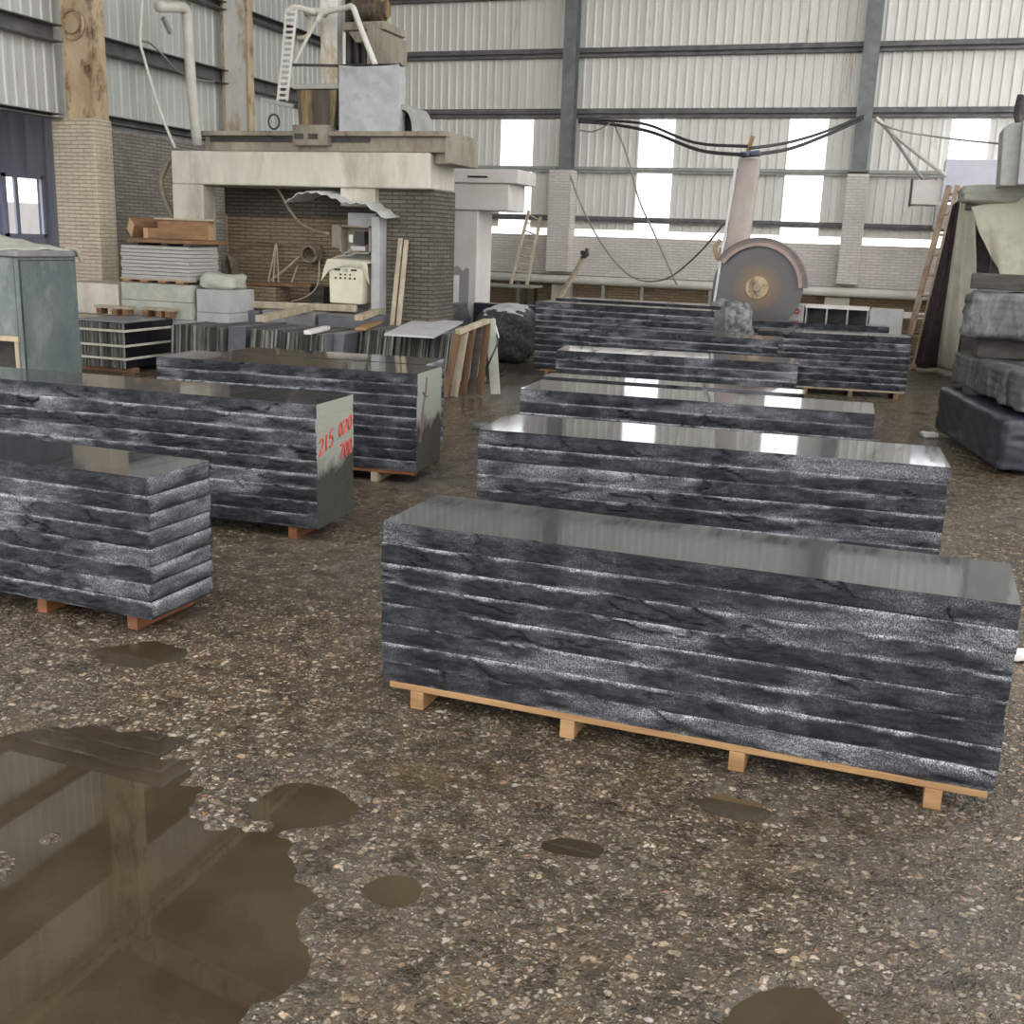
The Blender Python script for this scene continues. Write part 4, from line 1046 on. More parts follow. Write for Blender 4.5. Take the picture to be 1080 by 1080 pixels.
for x in (-6.87, -6.68):
    b = MB(); b.box(x - 0.06, x + 0.06, 11.87, 11.9, 2.67, 2.73); b.build('bracket_slot', M_dark_steel).parent = bro
b = MB(); b.box(-6.95, -6.72, 12.55, 12.9, 2.765, 4.9); b.build('column_plate', M_white_rust, bc, bevel=0.01)
b = MB()
for x, r in ((-6.63, 0.055), (-6.52, 0.045), (-6.42, 0.05)): b.tube([(x, 12.7, 2.765), (x, 12.7, 4.6)], r, 12, 1)
b.build('guide_rods', M_dark_steel, bc, smooth=True)
b = MB(); b.tube([(-6.52, 12.35, 3.3), (-6.52, 12.35, 3.9)], 0.022, 8, 1); b.build('screw_rod', M_tin, bc)
b = MB(); b.box(-6.55, -6.0, 12.35, 12.95, 3.93, 4.02); b.prism([(-6.5, 3.93), (-6.05, 3.93), (-6.15, 3.80), (-6.4, 3.80)], 'y', 12.4, 12.8); b.build('carriage', M_dirty_steel, bc, bevel=0.01)
b = MB(); b.tube([(-6.45, 12.5, 4.17), (-6.08, 12.5, 4.17)], 0.13, 18, 1); b.tube([(-6.08, 12.5, 4.17), (-6.03, 12.5, 4.17)], 0.10, 14, 1)
b.build('motor', M_box_rust, bc, smooth=False)
b = MB(); b.box(-6.20, -6.10, 12.3, 12.34, 3.45, 3.98); b.prism([(-6.10, 3.45), (-5.90, 3.45), (-5.88, 3.85), (-6.10, 3.95)], 'y', 12.32, 12.75); b.build('side_box', M_dirty_steel, bc, bevel=0.008)
b = MB(); b.tube([(-6.789, 12.200, 4.008), (-6.700, 12.200, 4.098), (-6.403, 12.150, 4.130), (-6.279, 12.100, 4.126), (-6.207, 12.100, 3.974), (-6.086, 12.100, 3.708), (-5.989, 12.100, 3.503)], 0.033, 8, 4); b.build('water_hose', M_pipe, bc, smooth=True)
b = MB(); b.tube([(-7.007, 12.300, 4.136), (-6.881, 12.300, 4.132), (-6.730, 12.300, 4.107)], 0.05, 8, 2); b.tube([(-7.026, 12.400, 4.114), (-7.016, 12.400, 3.903), (-7.171, 12.400, 3.865)], 0.028, 8, 3); b.build('feed_pipe', M_panel_cream, bc, smooth=True)
b = MB()
for a, c in (((-7.175, 12.200, 3.537), (-6.506, 12.200, 3.516)), ((-6.506, 12.200, 3.516), (-5.713, 12.200, 3.514))): b.bar(a, c, 0.03, 0.03)
b.build('hand_rail', M_dark_steel, bc)
# chain ladder hanging beside the column
ch = MB(); ca, cb = (302, 9), (296, 108)
NL = 16
C0, C1, D0, D1 = (-7.173, 12.150, 4.143), (-7.034, 12.150, 4.139), (-7.308, 12.150, 3.128), (-7.179, 12.150, 3.127)
ch.tube([C0, (-7.219, 12.150, 3.719), D0], 0.018, 6, 4); ch.tube([C1, (-7.098, 12.150, 3.717), D1], 0.018, 6, 4)
cho = ch.build('cable_chain', M_pipe, bc)
for i in range(NL):
    t = (i + 0.5) / NL
    b = MB(); b.bar([C0[j] + (D0[j] - C0[j]) * t for j in range(3)], [C1[j] + (D1[j] - C1[j]) * t for j in range(3)], 0.03, 0.03); b.build('chain_link', M_pipe).parent = cho
for o in [o for o in COL.objects if o.parent == cho or o.parent == bro]:
    o.location = (6.6, -12.3, -2.54)
b = MB(); b.tube([(-6.781, 12.300, 4.108), (-6.957, 12.250, 3.835), (-7.165, 12.200, 3.410), (-7.221, 12.200, 3.144)], 0.02, 6, 4); b.tube([(-7.173, 12.150, 4.112), (-7.046, 12.150, 4.160), (-6.825, 12.200, 4.111)], 0.03, 6, 4); b.build('stay_pipe', M_pipe, bc)
b = MB(); b.bar((-7.482, 12.200, 3.135), (-7.042, 12.200, 3.057), 0.3, 0.04); b.build('chain_tray', M_steel_grey, bc)
b = MB(); cx_, _, cz_ = (-7.396, 12.200, 2.896); b.tube([(cx_ + 0.075 * math.cos(a), 12.2, cz_ + 0.085 * math.sin(a)) for a in [2 * PI * i / 14 for i in range(14)]], 0.012, 6, 1, close=True); b.build('cable_loop', M_cable, bc)
# blade guard: open half pipe
gx, _, gz = (-5.608, 12.250, 2.785)
b = MB(); R1, R2 = 0.155, 0.125
outer_ = [(gx + R1 * math.cos(a) * 0.9, 2.765 + max(0, R1 * 1.95 * math.sin(a))) for a in [PI * i / 16 for i in range(17)]]
inner_ = [(gx + R2 * math.cos(a) * 0.9, 2.765 + max(0, R2 * 1.95 * math.sin(a))) for a in [PI * i / 16 for i in range(17)]]
b.prism(outer_ + inner_[::-1], 'y', 12.05, 12.6); b.build('blade_guard', M_steel_grey, bc)
b = MB(); b.prism(inner_, 'y', 12.25, 12.28); b.build('guard_back', M_dark_steel, bc)
# tarpaulin wrapped box
b = MB(); rs = np.random.RandomState(3)
x0, x1, y0, y1, z0, z1 = -6.40, -5.64, 11.99, 12.17, 2.768, 3.49
def sidegrid(pa, pb, nx=22, nz=22, nrm=(0, -1), seed=0):
    rows = []
    for i in range(nx + 1):
        t = i / nx
        row = []
        for j in range(nz + 1):
            s = j / nz
            w = float(fbm(np.array([t * 4.0 + seed]), np.array([s * 5.0 + t * 2]), 4, 52 + seed)[0]) * 0.07 * min(1, 6 * min(t, 1 - t) + 0.1)
            sag = 0.02 * math.sin(PI * t) * (s > 0.97)
            row.append((pa[0] + (pb[0] - pa[0]) * t + nrm[0] * w, pa[1] + (pb[1] - pa[1]) * t + nrm[1] * w, z0 + (z1 - z0) * s - sag))
        rows.append(row)
    return rows
b.grid(sidegrid((x0, y0), (x1, y0))); b.grid(sidegrid((x1, y0), (x1, y1), nrm=(1, 0), seed=4)); b.grid(sidegrid((x0, y1), (x0, y0), nrm=(-1, 0), seed=6)); b.grid(sidegrid((x1, y1), (x0, y1), nrm=(0, 1), seed=8))
b.add([(x0, y0, z1), (x1, y0, z1), (x1, y1, z1), (x0, y1, z1)], [(0, 1, 2, 3)])
tag(b.build('tarpaulin_wrap', M_tarp_grey, smooth=True), 'grey woven tarpaulin wrapped round a box on the cutter table', 'tarpaulin')

# control booth under the portal
bt = thing('control_booth', 'small electrical control booth with curved tin roof under portal', 'booth', (-5.7, 11.2, 0))
b = MB(); b.box(-5.92, -5.42, 11.28, 11.55, 0.126, 1.84); b.build('back_post', M_concrete_grey, bt, bevel=0.01)
b = MB(); b.box(-5.50, -5.40, 11.02, 11.5, 0.126, 1.80); b.build('side_board', M_concrete_grey, bt, bevel=0.01)
b = MB()
rows = []
NP = 46
for j in range(2):
    row = []
    for i in range(NP + 1):
        t = i / NP
        x = -6.46 + 1.22 * t
        z = 1.93 + 0.10 * math.sin(PI * min(1, t * 1.5 + 0.12)) if t < 0.78 else 1.93 + 0.10 * math.sin(PI * min(1, .78 * 1.5 + .12)) - 0.16 * ((t - 0.78) / 0.22)
        if t < 0.12: z -= 0.05 * (1 - t / 0.12)
        z += 0.010 * math.sin(i * 1.4)
        row.append((x, 10.86 + j * 0.62, z + 0.05 * j))
    rows.append(row)
b.grid(rows); b.build('tin_roof', M_tin, bt, solid=0.006)
bxo = MB(); bxo.box(-5.90, -5.52, 11.20, 11.22, 1.40, 1.70); bxo.box(-5.90, -5.88, 11.05, 11.2, 1.40, 1.70); bxo.box(-5.54, -5.52, 11.05, 11.2, 1.40, 1.70); bxo.box(-5.90, -5.52, 11.05, 11.2, 1.68, 1.70); bxo.box(-5.90, -5.52, 11.05, 11.2, 1.40, 1.42)
bxo = bxo.build('fuse_box', M_dirty_steel, bt)
for nm, bb, mm in (('breaker', (-5.82, -5.77, 11.12, 11.2, 1.52, 1.60), M_concrete_white), ('contactor', (-5.74, -5.62, 11.1, 11.2, 1.50, 1.64), M_switch), ('terminal', (-5.80, -5.62, 11.12, 11.2, 1.43, 1.48), M_stone_pale)):
    b = MB(); b.box(*bb); o = b.build(nm, mm); o.parent = bxo
b = MB(); b.box(-6.02, -5.92, 11.1, 11.13, 1.46, 1.70); o = b.build('fuse_box_door', M_dirty_steel); o.parent = bxo
for o in [o for o in COL.objects if o.parent == bxo]: o.location = (5.7, -11.2, 0)
cn = MB(); cn.prism([(-5.97, 0.86), (-5.58, 0.86), (-5.56, 1.30), (-5.98, 1.30)], 'y', 10.95, 11.22); cno = cn.build('control_panel', M_panel_cream, bt, bevel=0.01)
b = MB()
b.grid([[(-6.06, 10.93, 1.10), (-6.02, 10.92, 1.24), (-5.98, 10.92, 1.33), (-5.97, 11.2, 1.35)], [(-5.96, 10.93, 1.22), (-5.95, 10.92, 1.29), (-5.93, 10.92, 1.335), (-5.93, 11.2, 1.36)], [(-5.75, 10.93, 1.27), (-5.75, 10.92, 1.29), (-5.75, 10.92, 1.33), (-5.75, 11.2, 1.35)], [(-5.56, 10.93, 1.25), (-5.55, 10.92, 1.29), (-5.55, 10.92, 1.32), (-5.55, 11.2, 1.34)], [(-5.48, 10.95, 1.08), (-5.49, 10.93, 1.2), (-5.50, 10.93, 1.30), (-5.5, 11.2, 1.32)]])
b.build('panel_cloth', M_tarp, bt, solid=0.006)
for i in range(5):
    b = MB(); b.tube([(-5.89 + 0.058 * i, 10.955, 1.135), (-5.89 + 0.058 * i, 10.935, 1.135)], 0.011, 8, 1); o = b.build('push_button', M_switch); o.parent = cno
for i in range(3):
    b = MB(); b.tube([(-5.83 + 0.058 * i, 10.955, 1.175), (-5.83 + 0.058 * i, 10.935, 1.175)], 0.009, 8, 1); o = b.build('push_button', M_switch); o.parent = cno
for x in (-5.87, -5.67):
    b = MB(); b.box(x - 0.033, x + 0.033, 10.94, 10.955, 1.215, 1.235); o = b.build('meter', M_switch); o.parent = cno
b = MB(); b.tube([(-5.77, 10.955, 1.225), (-5.77, 10.935, 1.225)], 0.022, 10, 1); o = b.build('dial', M_stone_green); o.parent = cno
for o in [o for o in COL.objects if o.parent == cno]: o.location = (5.7, -11.2, 0)
b = MB(); b.tube([(-5.78, 11.1, 1.45), (-5.84, 11.0, 1.38), (-5.92, 10.95, 1.35)], 0.008, 5, 4); b.tube([(-5.7, 11.1, 1.42), (-5.75, 11.0, 1.38), (-5.86, 10.95, 1.37)], 0.008, 5, 4); b.build('loose_wire', M_cable_grey, bt)
bt.location = (-5.7 * 1.085, 11.2 * 1.085, -0.136); bt.scale = (1.085, 1.085, 1.085)
# leaning planks against the dark brick leg
for (a, c, lab) in (((-5.501, 11.600, 0.761), (-5.647, 12.100, 1.580), 'left weathered plank leaning on the dark brick leg'), ((-5.417, 11.600, 0.754), (-5.573, 12.100, 1.560), 'right weathered plank leaning on the dark brick leg')):
    p, q = a, c
    p = (p[0] - 0.03, p[1] - 0.1, 0.0)
    beam('plank', lab, p, q, 0.055, 0.03, M_wood_old, 'plank')

# ropes, hoses and junk in front of the portal infill
def coil(name, label, cat, c, rx, rz, n, r, m, spread=0.03, y=12.85):
    b = MB(); rs = random.Random(7)
    pts = []
    for k in range(n * 14):
        a = 2 * PI * k / 14
        pts.append((c[0] + (rx + rs.uniform(-1, 1) * 0.012) * math.cos(a), y + spread * (k / 14 - n / 2) / n * 2, c[2] + (rz + rs.uniform(-1, 1) * 0.012) * math.sin(a)))
    b.tube(pts, r, 7, 2)
    return tag(b.build(name, m, smooth=True), label, cat)
coil('hose_coil', 'coiled muddy hose hanging on the portal infill beside the booth', 'hose', (-7.261, 12.700, 1.336), 0.105, 0.105, 5, 0.019, M_hose, 0.10)
coil('rope_coil', 'long drooping rope coil hanging left of the portal infill', 'rope', (-8.489, 12.750, 1.107), 0.07, 0.17, 4, 0.022, M_hose, 0.09)
coil('rope_coil', 'lower loop of muddy rope lying by the portal foot', 'rope', (-8.342, 12.600, 0.810), 0.10, 0.14, 3, 0.022, M_rope, 0.08, 12.6)
def line(name, label, cat, pts, r, m, n=7, group=None, sm=5):
    b = MB(); b.tube(pts, r, n, sm); return tag(b.build(name, m, smooth=True), label, cat, group)
line('rope', 'pale rope running from the coil to the hose coil', 'rope', [(-8.147, 12.500, 0.798), (-8.008, 12.550, 0.779), (-7.870, 12.700, 0.927), (-7.615, 12.800, 1.142), (-7.444, 12.850, 1.305)], 0.016, M_rope)
line('rope', 'pale rope end bending down beside the timber rail', 'rope', [(-8.147, 12.500, 0.786), (-8.033, 12.500, 0.791), (-7.886, 12.400, 0.718), (-7.757, 12.300, 0.585)], 0.022, M_rope)
line('rope', 'thin rope slung from coil to peg on the portal infill', 'rope', [(-8.507, 12.900, 1.352), (-8.301, 12.900, 1.396), (-8.096, 12.900, 1.476), (-7.810, 12.900, 1.461), (-7.528, 12.900, 1.435)], 0.010, M_hose)
for i, (a, c) in enumerate((((-7.794, 12.850, 1.449), (-7.779, 12.450, 0.637)), ((-7.794, 12.850, 1.449), (-7.653, 12.450, 0.631)), ((-7.780, 12.850, 1.450), (-7.526, 12.450, 0.710)), ((-7.474, 12.850, 1.183), (-7.484, 12.450, 0.688)))):
    p, q = a, c
    line('cord', ['pale cord hanging from peg, slanting furthest left', 'pale cord hanging straight down from the infill peg', 'pale cord hanging from peg, right of the straight one', 'pale cord hanging from hose coil to the brick stub'][i], 'cord', [p, ((p[0] + q[0]) / 2 + 0.01, (p[1] + q[1]) / 2, (p[2] + q[2]) / 2), q], 0.011, M_rope)
line('cable', 'grey cable drooping from the cross beam to the fuse box', 'cable', [(-7.459, 12.300, 2.163), (-7.295, 12.200, 2.026), (-7.086, 12.000, 1.877), (-6.818, 11.800, 1.714), (-6.460, 11.500, 1.631), (-6.124, 11.200, 1.604)], 0.016, M_hose)
line('cable', 'thin wire loop hanging between booth and brick stub', 'cable', [(-6.624, 11.900, 1.282), (-6.708, 12.000, 0.997), (-6.911, 12.100, 0.847), (-7.198, 12.200, 0.760)], 0.008, M_rope)
b = MB(); b.box(-7.95, -7.45, 12.25, 12.6, 0, 0.92); tag(b.build('brick_stub', M_brick_brown, bevel=0.01), 'low mud-brown brick stub in front of the portal infill', 'stub wall')
b = MB(); b.bar((-7.98, 12.4, 0.945), (-7.0, 12.45, 0.965), 0.2, 0.04); tag(b.build('plank', M_wood_brown), 'brown plank laid on the low brick stub', 'plank')
b = MB(); b.box(-7.1, -6.9, 12.5, 12.7, 0, 0.945); tag(b.build('timber_prop', M_wood_dark), 'dark prop under the right end of brown plank', 'timber')
line('cable', 'black cable snaking over the third bundle', 'cable', [(-7.349, 13.269, 0.660), (-6.764, 12.456, 0.630), (-6.231, 11.659, 0.620), (-6.000, 11.916, 0.630), (-6.387, 13.094, 0.680), (-6.187, 13.853, 0.720)], 0.012, M_cable)
line('cable', 'black cable hanging from wooden frame to the wet floor', 'cable', [(-4.195, 11.000, 0.788), (-4.015, 10.900, 0.705), (-3.884, 10.700, 0.579), (-3.888, 10.500, 0.401), (-4.405, 11.606, 0.020), (-4.371, 11.730, 0.020), (-4.519, 12.723, 0.020), (-4.910, 13.999, 0.020)], 0.010, M_cable)
b = MB(); b.tube([(-4.128, 11.200, 0.771), (-4.074, 11.150, 0.686), (-4.020, 11.100, 0.582)], 0.014, 6, 3); tag(b.build('cable', M_pipe), 'white cable end draped over the dark boulder', 'cable')

# pipe, wires and hose along the left wall
wp = thing('water_pipe', 'bent dusty white water pipe rising above the portal', 'pipe', (-9.5, 13.6, 2.7))
b = MB(); b.tube([(-9.600, 13.028, 4.409), (-9.600, 13.460, 4.492), (-9.600, 13.586, 4.498), (-9.600, 13.646, 4.444), (-9.600, 13.655, 4.254), (-9.600, 13.697, 3.529), (-9.600, 13.782, 2.749)], 0.07, 12, 3); b.build('pipe', M_pipe, wp, smooth=True)
b = MB(); b.bar((-9.700, 13.257, 4.327), (-9.700, 13.408, 4.154), 0.05); b.build('bracket', M_steel_grey, wp)
line('cable', 'pale cable hanging from the left wall to concrete portal', 'cable', [(-9.500, 12.569, 4.395), (-9.500, 12.495, 3.912), (-9.450, 12.490, 3.707), (-9.300, 12.453, 3.303), (-9.100, 12.387, 2.894), (-8.900, 12.308, 2.590)], 0.018, M_pipe)
line('cable', 'thin cable looping from left wall across to the water pipe', 'cable', [(-9.500, 12.494, 3.901), (-9.600, 12.818, 3.934), (-9.700, 13.224, 3.850), (-9.800, 13.664, 3.724), (-9.900, 14.245, 3.695), (-10.000, 14.839, 3.739)], 0.014, M_cable_grey)
line('hose', 'grey hose curving down beside the left concrete post', 'hose', [(-8.802, 12.150, 2.532), (-8.990, 12.200, 2.328), (-9.056, 12.200, 2.165), (-9.009, 12.200, 1.957), (-8.905, 12.200, 1.749), (-8.857, 12.200, 1.550), (-8.85, 12.2, 1.0), (-8.9, 12.15, 0.03)], 0.035, M_hose)
b = MB(); b.bar((-10.270, 12.749, 2.908), (-10.270, 12.596, 3.739), 0.04); tag(b.build('steel_brace', M_girt), 'thin dark steel brace leaning beside the rusty column', 'brace')

# ------------------------------------------------------------------ second portal behind (pale)
sp_ = thing('concrete_portal', 'pale concrete portal with jutting beam behind the dark brick leg', 'portal', (-6.0, 15.0, 0))
b = MB(); b.box(-7.6, -5.34, 15.0, 15.7, 2.0, 2.37); b.build('cross_beam', M_concrete_white, sp_, bevel=0.015)
b = MB(); b.box(-7.6, -5.20, 14.95, 15.75, 2.37, 2.56); b.build('top_beam', M_concrete_white, sp_, bevel=0.012)
b = MB(); b.box(-5.95, -5.65, 14.94, 14.955, 2.44, 2.465); b.build('slot', M_dark_steel, sp_)
b = MB(); b.box(-6.25, -5.82, 15.05, 15.65, 0, 2.0); b.build('right_post', M_concrete_white, sp_, bevel=0.015)
b = MB(); b.prism([(-6.24, 0.0), (-5.93, 0.0), (-5.93, 1.18), (-5.98, 1.20), (-6.02, 1.14), (-6.12, 1.22), (-6.24, 1.16)], 'y', 15.035, 15.055); b.build('bare_render_patch', M_plaster_patch, sp_)
b = MB(); b.box(-7.6, -6.3, 15.9, 16.05, 0, 1.75); b.build('infill_wall', M_concrete_white, sp_)
b = MB(); b.box(-7.6, -6.25, 15.9, 16.05, 1.75, 2.1); b.build('dark_lintel', M_plaster_patch, sp_)
beam('plank', 'dark plank leaning in the opening of the pale portal', (-6.38, 14.55, 0.5), (-6.221, 15.000, 1.639), 0.08, 0.04, M_wood_old, 'plank')
b = MB(); b.box(-6.42, -5.9, 14.2, 14.6, 0.722, 1.10); tag(b.build('stone_block', M_stone_pale, bevel=0.006), 'small pale grey stone cube in front of the pale portal', 'stone block')
b = MB(); b.box(-6.55, -5.8, 14.17, 14.65, 0.5, 0.72); b.box(-6.55, -6.4, 14.17, 14.65, 0, 0.5); b.box(-5.95, -5.8, 14.17, 14.65, 0, 0.5); tag(b.build('stone_bench', M_quarry, bevel=0.01), 'dark stone bench under the small pale stone cube', 'bench')

# ------------------------------------------------------------------ things along the back wall
lt = thing('low_table', 'dark low table standing at the foot of left wall ladder', 'table', (-6.5, 18.6, 0))
b = MB(); b.box(-7.1, -6.05, 18.3, 18.95, 0.80, 0.84); b.build('table_top', M_steel_grey, lt, bevel=0.006)
for x in (-7.05, -6.15):
    for y in (18.34, 18.88):
        b = MB(); b.bar((x, y, 0.0), (x, y, 0.80), 0.06); b.build('leg', M_dark_steel, lt)
def ladder(name, label, bl, br, tl, tr, n, r, m, mr):
    t = thing(name, label, 'ladder', bl)
    for p, q in ((bl, tl), (br, tr)):
        b = MB(); b.bar(p, q, r * 2, r * 2.2); b.build('rail', m, t)
    for i in range(n):
        k = (i + 0.6) / n
        p = [bl[j] + (tl[j] - bl[j]) * k for j in range(3)]; q = [br[j] + (tr[j] - br[j]) * k for j in range(3)]
        b = MB(); b.tube([p, q], r * 0.7, 6, 1); b.build('rung', mr, t)
    return t
ladder('ladder', 'pale ladder leaning on the back wall left of brick pier', (-6.57, 18.7, 0.84), (-6.27, 18.7, 0.84), (-6.484, 19.300, 2.128), (-6.255, 19.300, 2.018), 9, 0.022, M_ladder_pale, M_ladder_pale)
ladder('ladder', 'rusty ladder leaning at right beside the cream canvas', (0.113, 16.794, 0.000), (0.294, 16.643, 0.000), (0.481, 17.600, 2.578), (0.596, 17.600, 2.580), 9, 0.032, M_ladder, M_ladder)
beam('pole', 'pale wooden pole leaning below the left brick pier', (-5.32, 17.2, 0.5), (-5.05, 18.1, 1.42), 0.07, 0.06, M_wood_old, 'pole')
line('cable', 'cable wound on the head of leaning wooden pole', 'cable', [(-5.10, 18.0, 1.35), (-5.0, 18.05, 1.42), (-5.12, 18.1, 1.45), (-5.02, 18.0, 1.38), (-5.05, 18.15, 1.5)], 0.03, M_cable)
Y = 18.9
line('cable', 'black cable slung from left steel column to saw arm head', 'cable', [(-5.522, 18.900, 3.634), (-4.989, 18.900, 3.618), (-4.148, 18.100, 3.475), (-3.142, 16.900, 3.098), (-2.108, 15.100, 2.895)], 0.022, M_cable)
line('cable', 'second cable sagging lower towards saw arm head', 'cable', [(-5.521, 18.900, 3.603), (-4.903, 18.900, 3.557), (-4.018, 17.900, 3.340), (-3.027, 16.700, 2.975), (-2.124, 15.100, 2.788)], 0.026, M_cable)
line('cable', 'black cable slung from saw arm head to right steel column', 'cable', [(-2.057, 15.100, 2.871), (-1.769, 16.900, 3.104), (-1.345, 18.100, 3.379), (-0.879, 18.900, 3.684)], 0.022, M_cable)
line('cable', 'second cable sagging from saw arm head to right column', 'cable', [(-2.050, 15.100, 2.789), (-1.761, 16.900, 3.013), (-1.366, 18.100, 3.310), (-0.875, 18.900, 3.642)], 0.026, M_cable)
line('cable', 'long grey cable dropping from girt to the wall pipe', 'cable', [(-4.905, 18.900, 3.603), (-4.625, 18.900, 3.041), (-4.385, 18.900, 2.351), (-4.049, 18.900, 1.735), (-3.635, 18.900, 0.962)], 0.016, M_cable_grey)
line('cable', 'grey cable hanging in a wide loop across the dado', 'cable', [(-5.612, 18.900, 2.704), (-5.382, 18.900, 2.203), (-4.956, 18.900, 1.547), (-4.420, 18.900, 1.055), (-3.756, 18.500, 1.060), (-3.038, 17.400, 1.503), (-2.379, 15.600, 1.969)], 0.016, M_cable_grey)
line('cable', 'short grey cable looped near the left column top', 'cable', [(-5.480, 18.900, 3.465), (-5.228, 18.900, 3.450), (-4.905, 18.900, 3.603)], 0.014, M_cable_grey)
line('cable', 'thin wire strung from right column to gray machine head', 'cable', [(-0.702, 18.900, 3.628), (-0.332, 18.900, 3.473), (0.444, 18.900, 3.350), (1.129, 16.900, 3.094)], 0.014, M_cable_grey)
line('conduit', 'white conduit slanting from right column to bluish concrete', 'conduit', [(-0.677, 18.900, 3.656), (-0.273, 18.900, 3.319), (0.419, 17.900, 2.741)], 0.030, M_pipe)
line('conduit', 'grey conduit slanting from right column, lower one', 'conduit', [(-0.674, 18.900, 3.628), (-0.471, 18.900, 3.459), (-0.013, 17.900, 2.829), (0.108, 17.900, 2.696)], 0.026, M_steel_grey)

# ------------------------------------------------------------------ disc saw
SY = 15.3
sw = thing('disc_saw', 'big rusty stone saw disc with slanting arm by the back wall', 'saw', (-1.9, SY, 0))
c0 = (-1.842, 15.300, 1.095)
arm = [(-2.237, 15.300, 2.779), (-1.975, 15.300, 2.770), (-2.049, 15.300, 1.437), (-2.103, 15.300, 0.867), (-2.412, 15.300, 0.852)]
b = MB(); b.prism([(p[0], p[2]) for p in arm], 'y', SY + 0.10, SY + 0.34); b.build('arm', simple('dusty_pink_steel', (0.42, 0.36, 0.33), (0.54, 0.47, 0.43), 3, 0.75, stretch=(1, 1, .5), bumps=0.2), sw, bevel=0.015)
b = MB(); b.bar((-2.407, 15.280, 0.827), (-2.246, 15.280, 2.778), 0.03, 0.05); b.build('arm_edge', M_tin, sw)
bl = MB(); bl.tube([(0, -0.012, 0), (0, 0.012, 0)], 0.60, 64, 1); blo = bl.build('blade', M_blade, None); blo.parent = sw; blo.location = (c0[0] + 1.9, 0, c0[2])
b = MB(); b.tube([(c0[0], SY - 0.05, c0[2]), (c0[0], SY - 0.01, c0[2])], 0.15, 28, 1); hb = b.build('hub', M_rust, sw)
b = MB(); b.tube([(c0[0], SY - 0.09, c0[2]), (c0[0], SY - 0.05, c0[2])], 0.05, 10, 1)
for i in range(4):
    a = i * PI / 2 + 0.4; b.tube([(c0[0] + 0.1 * math.cos(a), SY - 0.07, c0[2] + 0.1 * math.sin(a)), (c0[0] + 0.1 * math.cos(a), SY - 0.05, c0[2] + 0.1 * math.sin(a))], 0.018, 6, 1)
b.build('hub_bolts', M_dirty_steel, sw)
A = [R_(t) for t in range(2, 151, 5)]
ro, ri = 0.645, 0.545
b = MB()
po = [(c0[0] + ro * math.cos(a), c0[2] + ro * math.sin(a)) for a in A]; pi_ = [(c0[0] + ri * math.cos(a), c0[2] + ri * math.sin(a)) for a in A]
b.prism(po + pi_[::-1], 'y', SY - 0.08, SY - 0.07)
po2 = [(c0[0] + (ro + .012) * math.cos(a), c0[2] + (ro + .012) * math.sin(a)) for a in A]
b.prism(po2 + po[::-1], 'y', SY - 0.10, SY + 0.10)
b.build('guard', simple('dark_guard_steel', (0.17, 0.14, 0.14), (0.26, 0.22, 0.21), 4, 0.6, 0.2, bumps=0.1), sw)
b = MB()
po3 = [(c0[0] + (ri + 0.045) * math.cos(a), c0[2] + (ri + .045) * math.sin(a)) for a in A]
b.prism(po3 + pi_[::-1], 'y', SY - 0.095, SY - 0.082); b.build('guard_rim', simple('pinkish_rim', (0.33, 0.24, 0.21), (0.42, 0.32, 0.28), 4, 0.7), sw)
b = MB(); b.box(c0[0] - 0.25, c0[0] + 0.25, SY + 0.05, SY + 0.5, 0, c0[2] - 0.4); b.build('base', M_dirty_steel, sw, bevel=0.01)
b = MB(); p = (-2.118, 15.300, 2.840); b.bar((p[0] - 0.12, SY + 0.2, p[2] - 0.02), (p[0] + 0.14, SY + 0.2, p[2] + 0.0), 0.14, 0.07); b.build('blue_wrapping', M_blue, sw, bevel=0.01)
b = MB(); b.bar((p[0] - 0.03, SY + 0.2, p[2]), (p[0] + 0.02, SY + 0.2, p[2] + 0.22), 0.05, 0.05); b.build('wooden_peg', M_wood, sw)
b = MB(); p = (-2.424, 15.500, 1.587); b.tube([(p[0], SY + 0.2, p[2] + 0.12), (p[0] - 0.06, SY + 0.2, p[2]), (p[0], SY + 0.2, p[2] - 0.14), (p[0] + .03, SY + .2, p[2])], 0.03, 7, 4); b.build('cable_bundle', M_rust, sw)

# low stone pieces behind the far right stack
for (a, b0, z0, z1, y0, y1, m, lab) in ((-1.66, -1.46, 0.3, 0.90, 15.5, 15.9, M_stone_pale, 'pale stone with red scribble behind the far right stack'), (-1.44, -1.22, 0.3, 0.885, 15.52, 15.9, M_concrete_grey, 'grey stone post right of the red scribbled stone'), (-0.36, 0.06, 0.3, 0.88, 15.5, 15.9, M_concrete_grey, 'greenish grey stone block at the foot of rusty ladder')):
    b = MB(); b.box(a, b0, y0, y1, 0.0, z1); o = tag(b.build('stone_block', m, bevel=0.01), lab, 'stone block')
    if 'scribble' in lab:
        q = MB(); q.tube([(a + .05, y0 - .004, .80), (a + .15, y0 - .004, .83), (a + .07, y0 - .004, .77), (a + .17, y0 - .004, .79), (a + .1, y0 - .004, .84), (a + .06, y0 - .004, .79), (a + .16, y0 - .004, .76)], 0.009, 5, 4)
        k_ = q.build('red_scribble', M_redpaint); k_.parent = o; k_['label'] = 'red scribble'
rk = thing('steel_rack', 'dark low rack with three bays behind the far right stack', 'rack', (-0.8, 15.7, 0))
b = MB(); b.box(-1.21, -0.38, 15.55, 15.95, 0.85, 0.885); b.build('shelf', M_concrete_white, rk)
b = MB(); b.box(-1.21, -0.38, 15.9, 15.95, 0.0, 0.85); b.build('back_panel', M_dark_steel, rk)
for x in (-1.2, -0.93, -0.66, -0.40):
    b = MB(); b.box(x, x + 0.02, 15.55, 15.9, 0, 0.85); b.build('divider', M_steel_grey, rk)

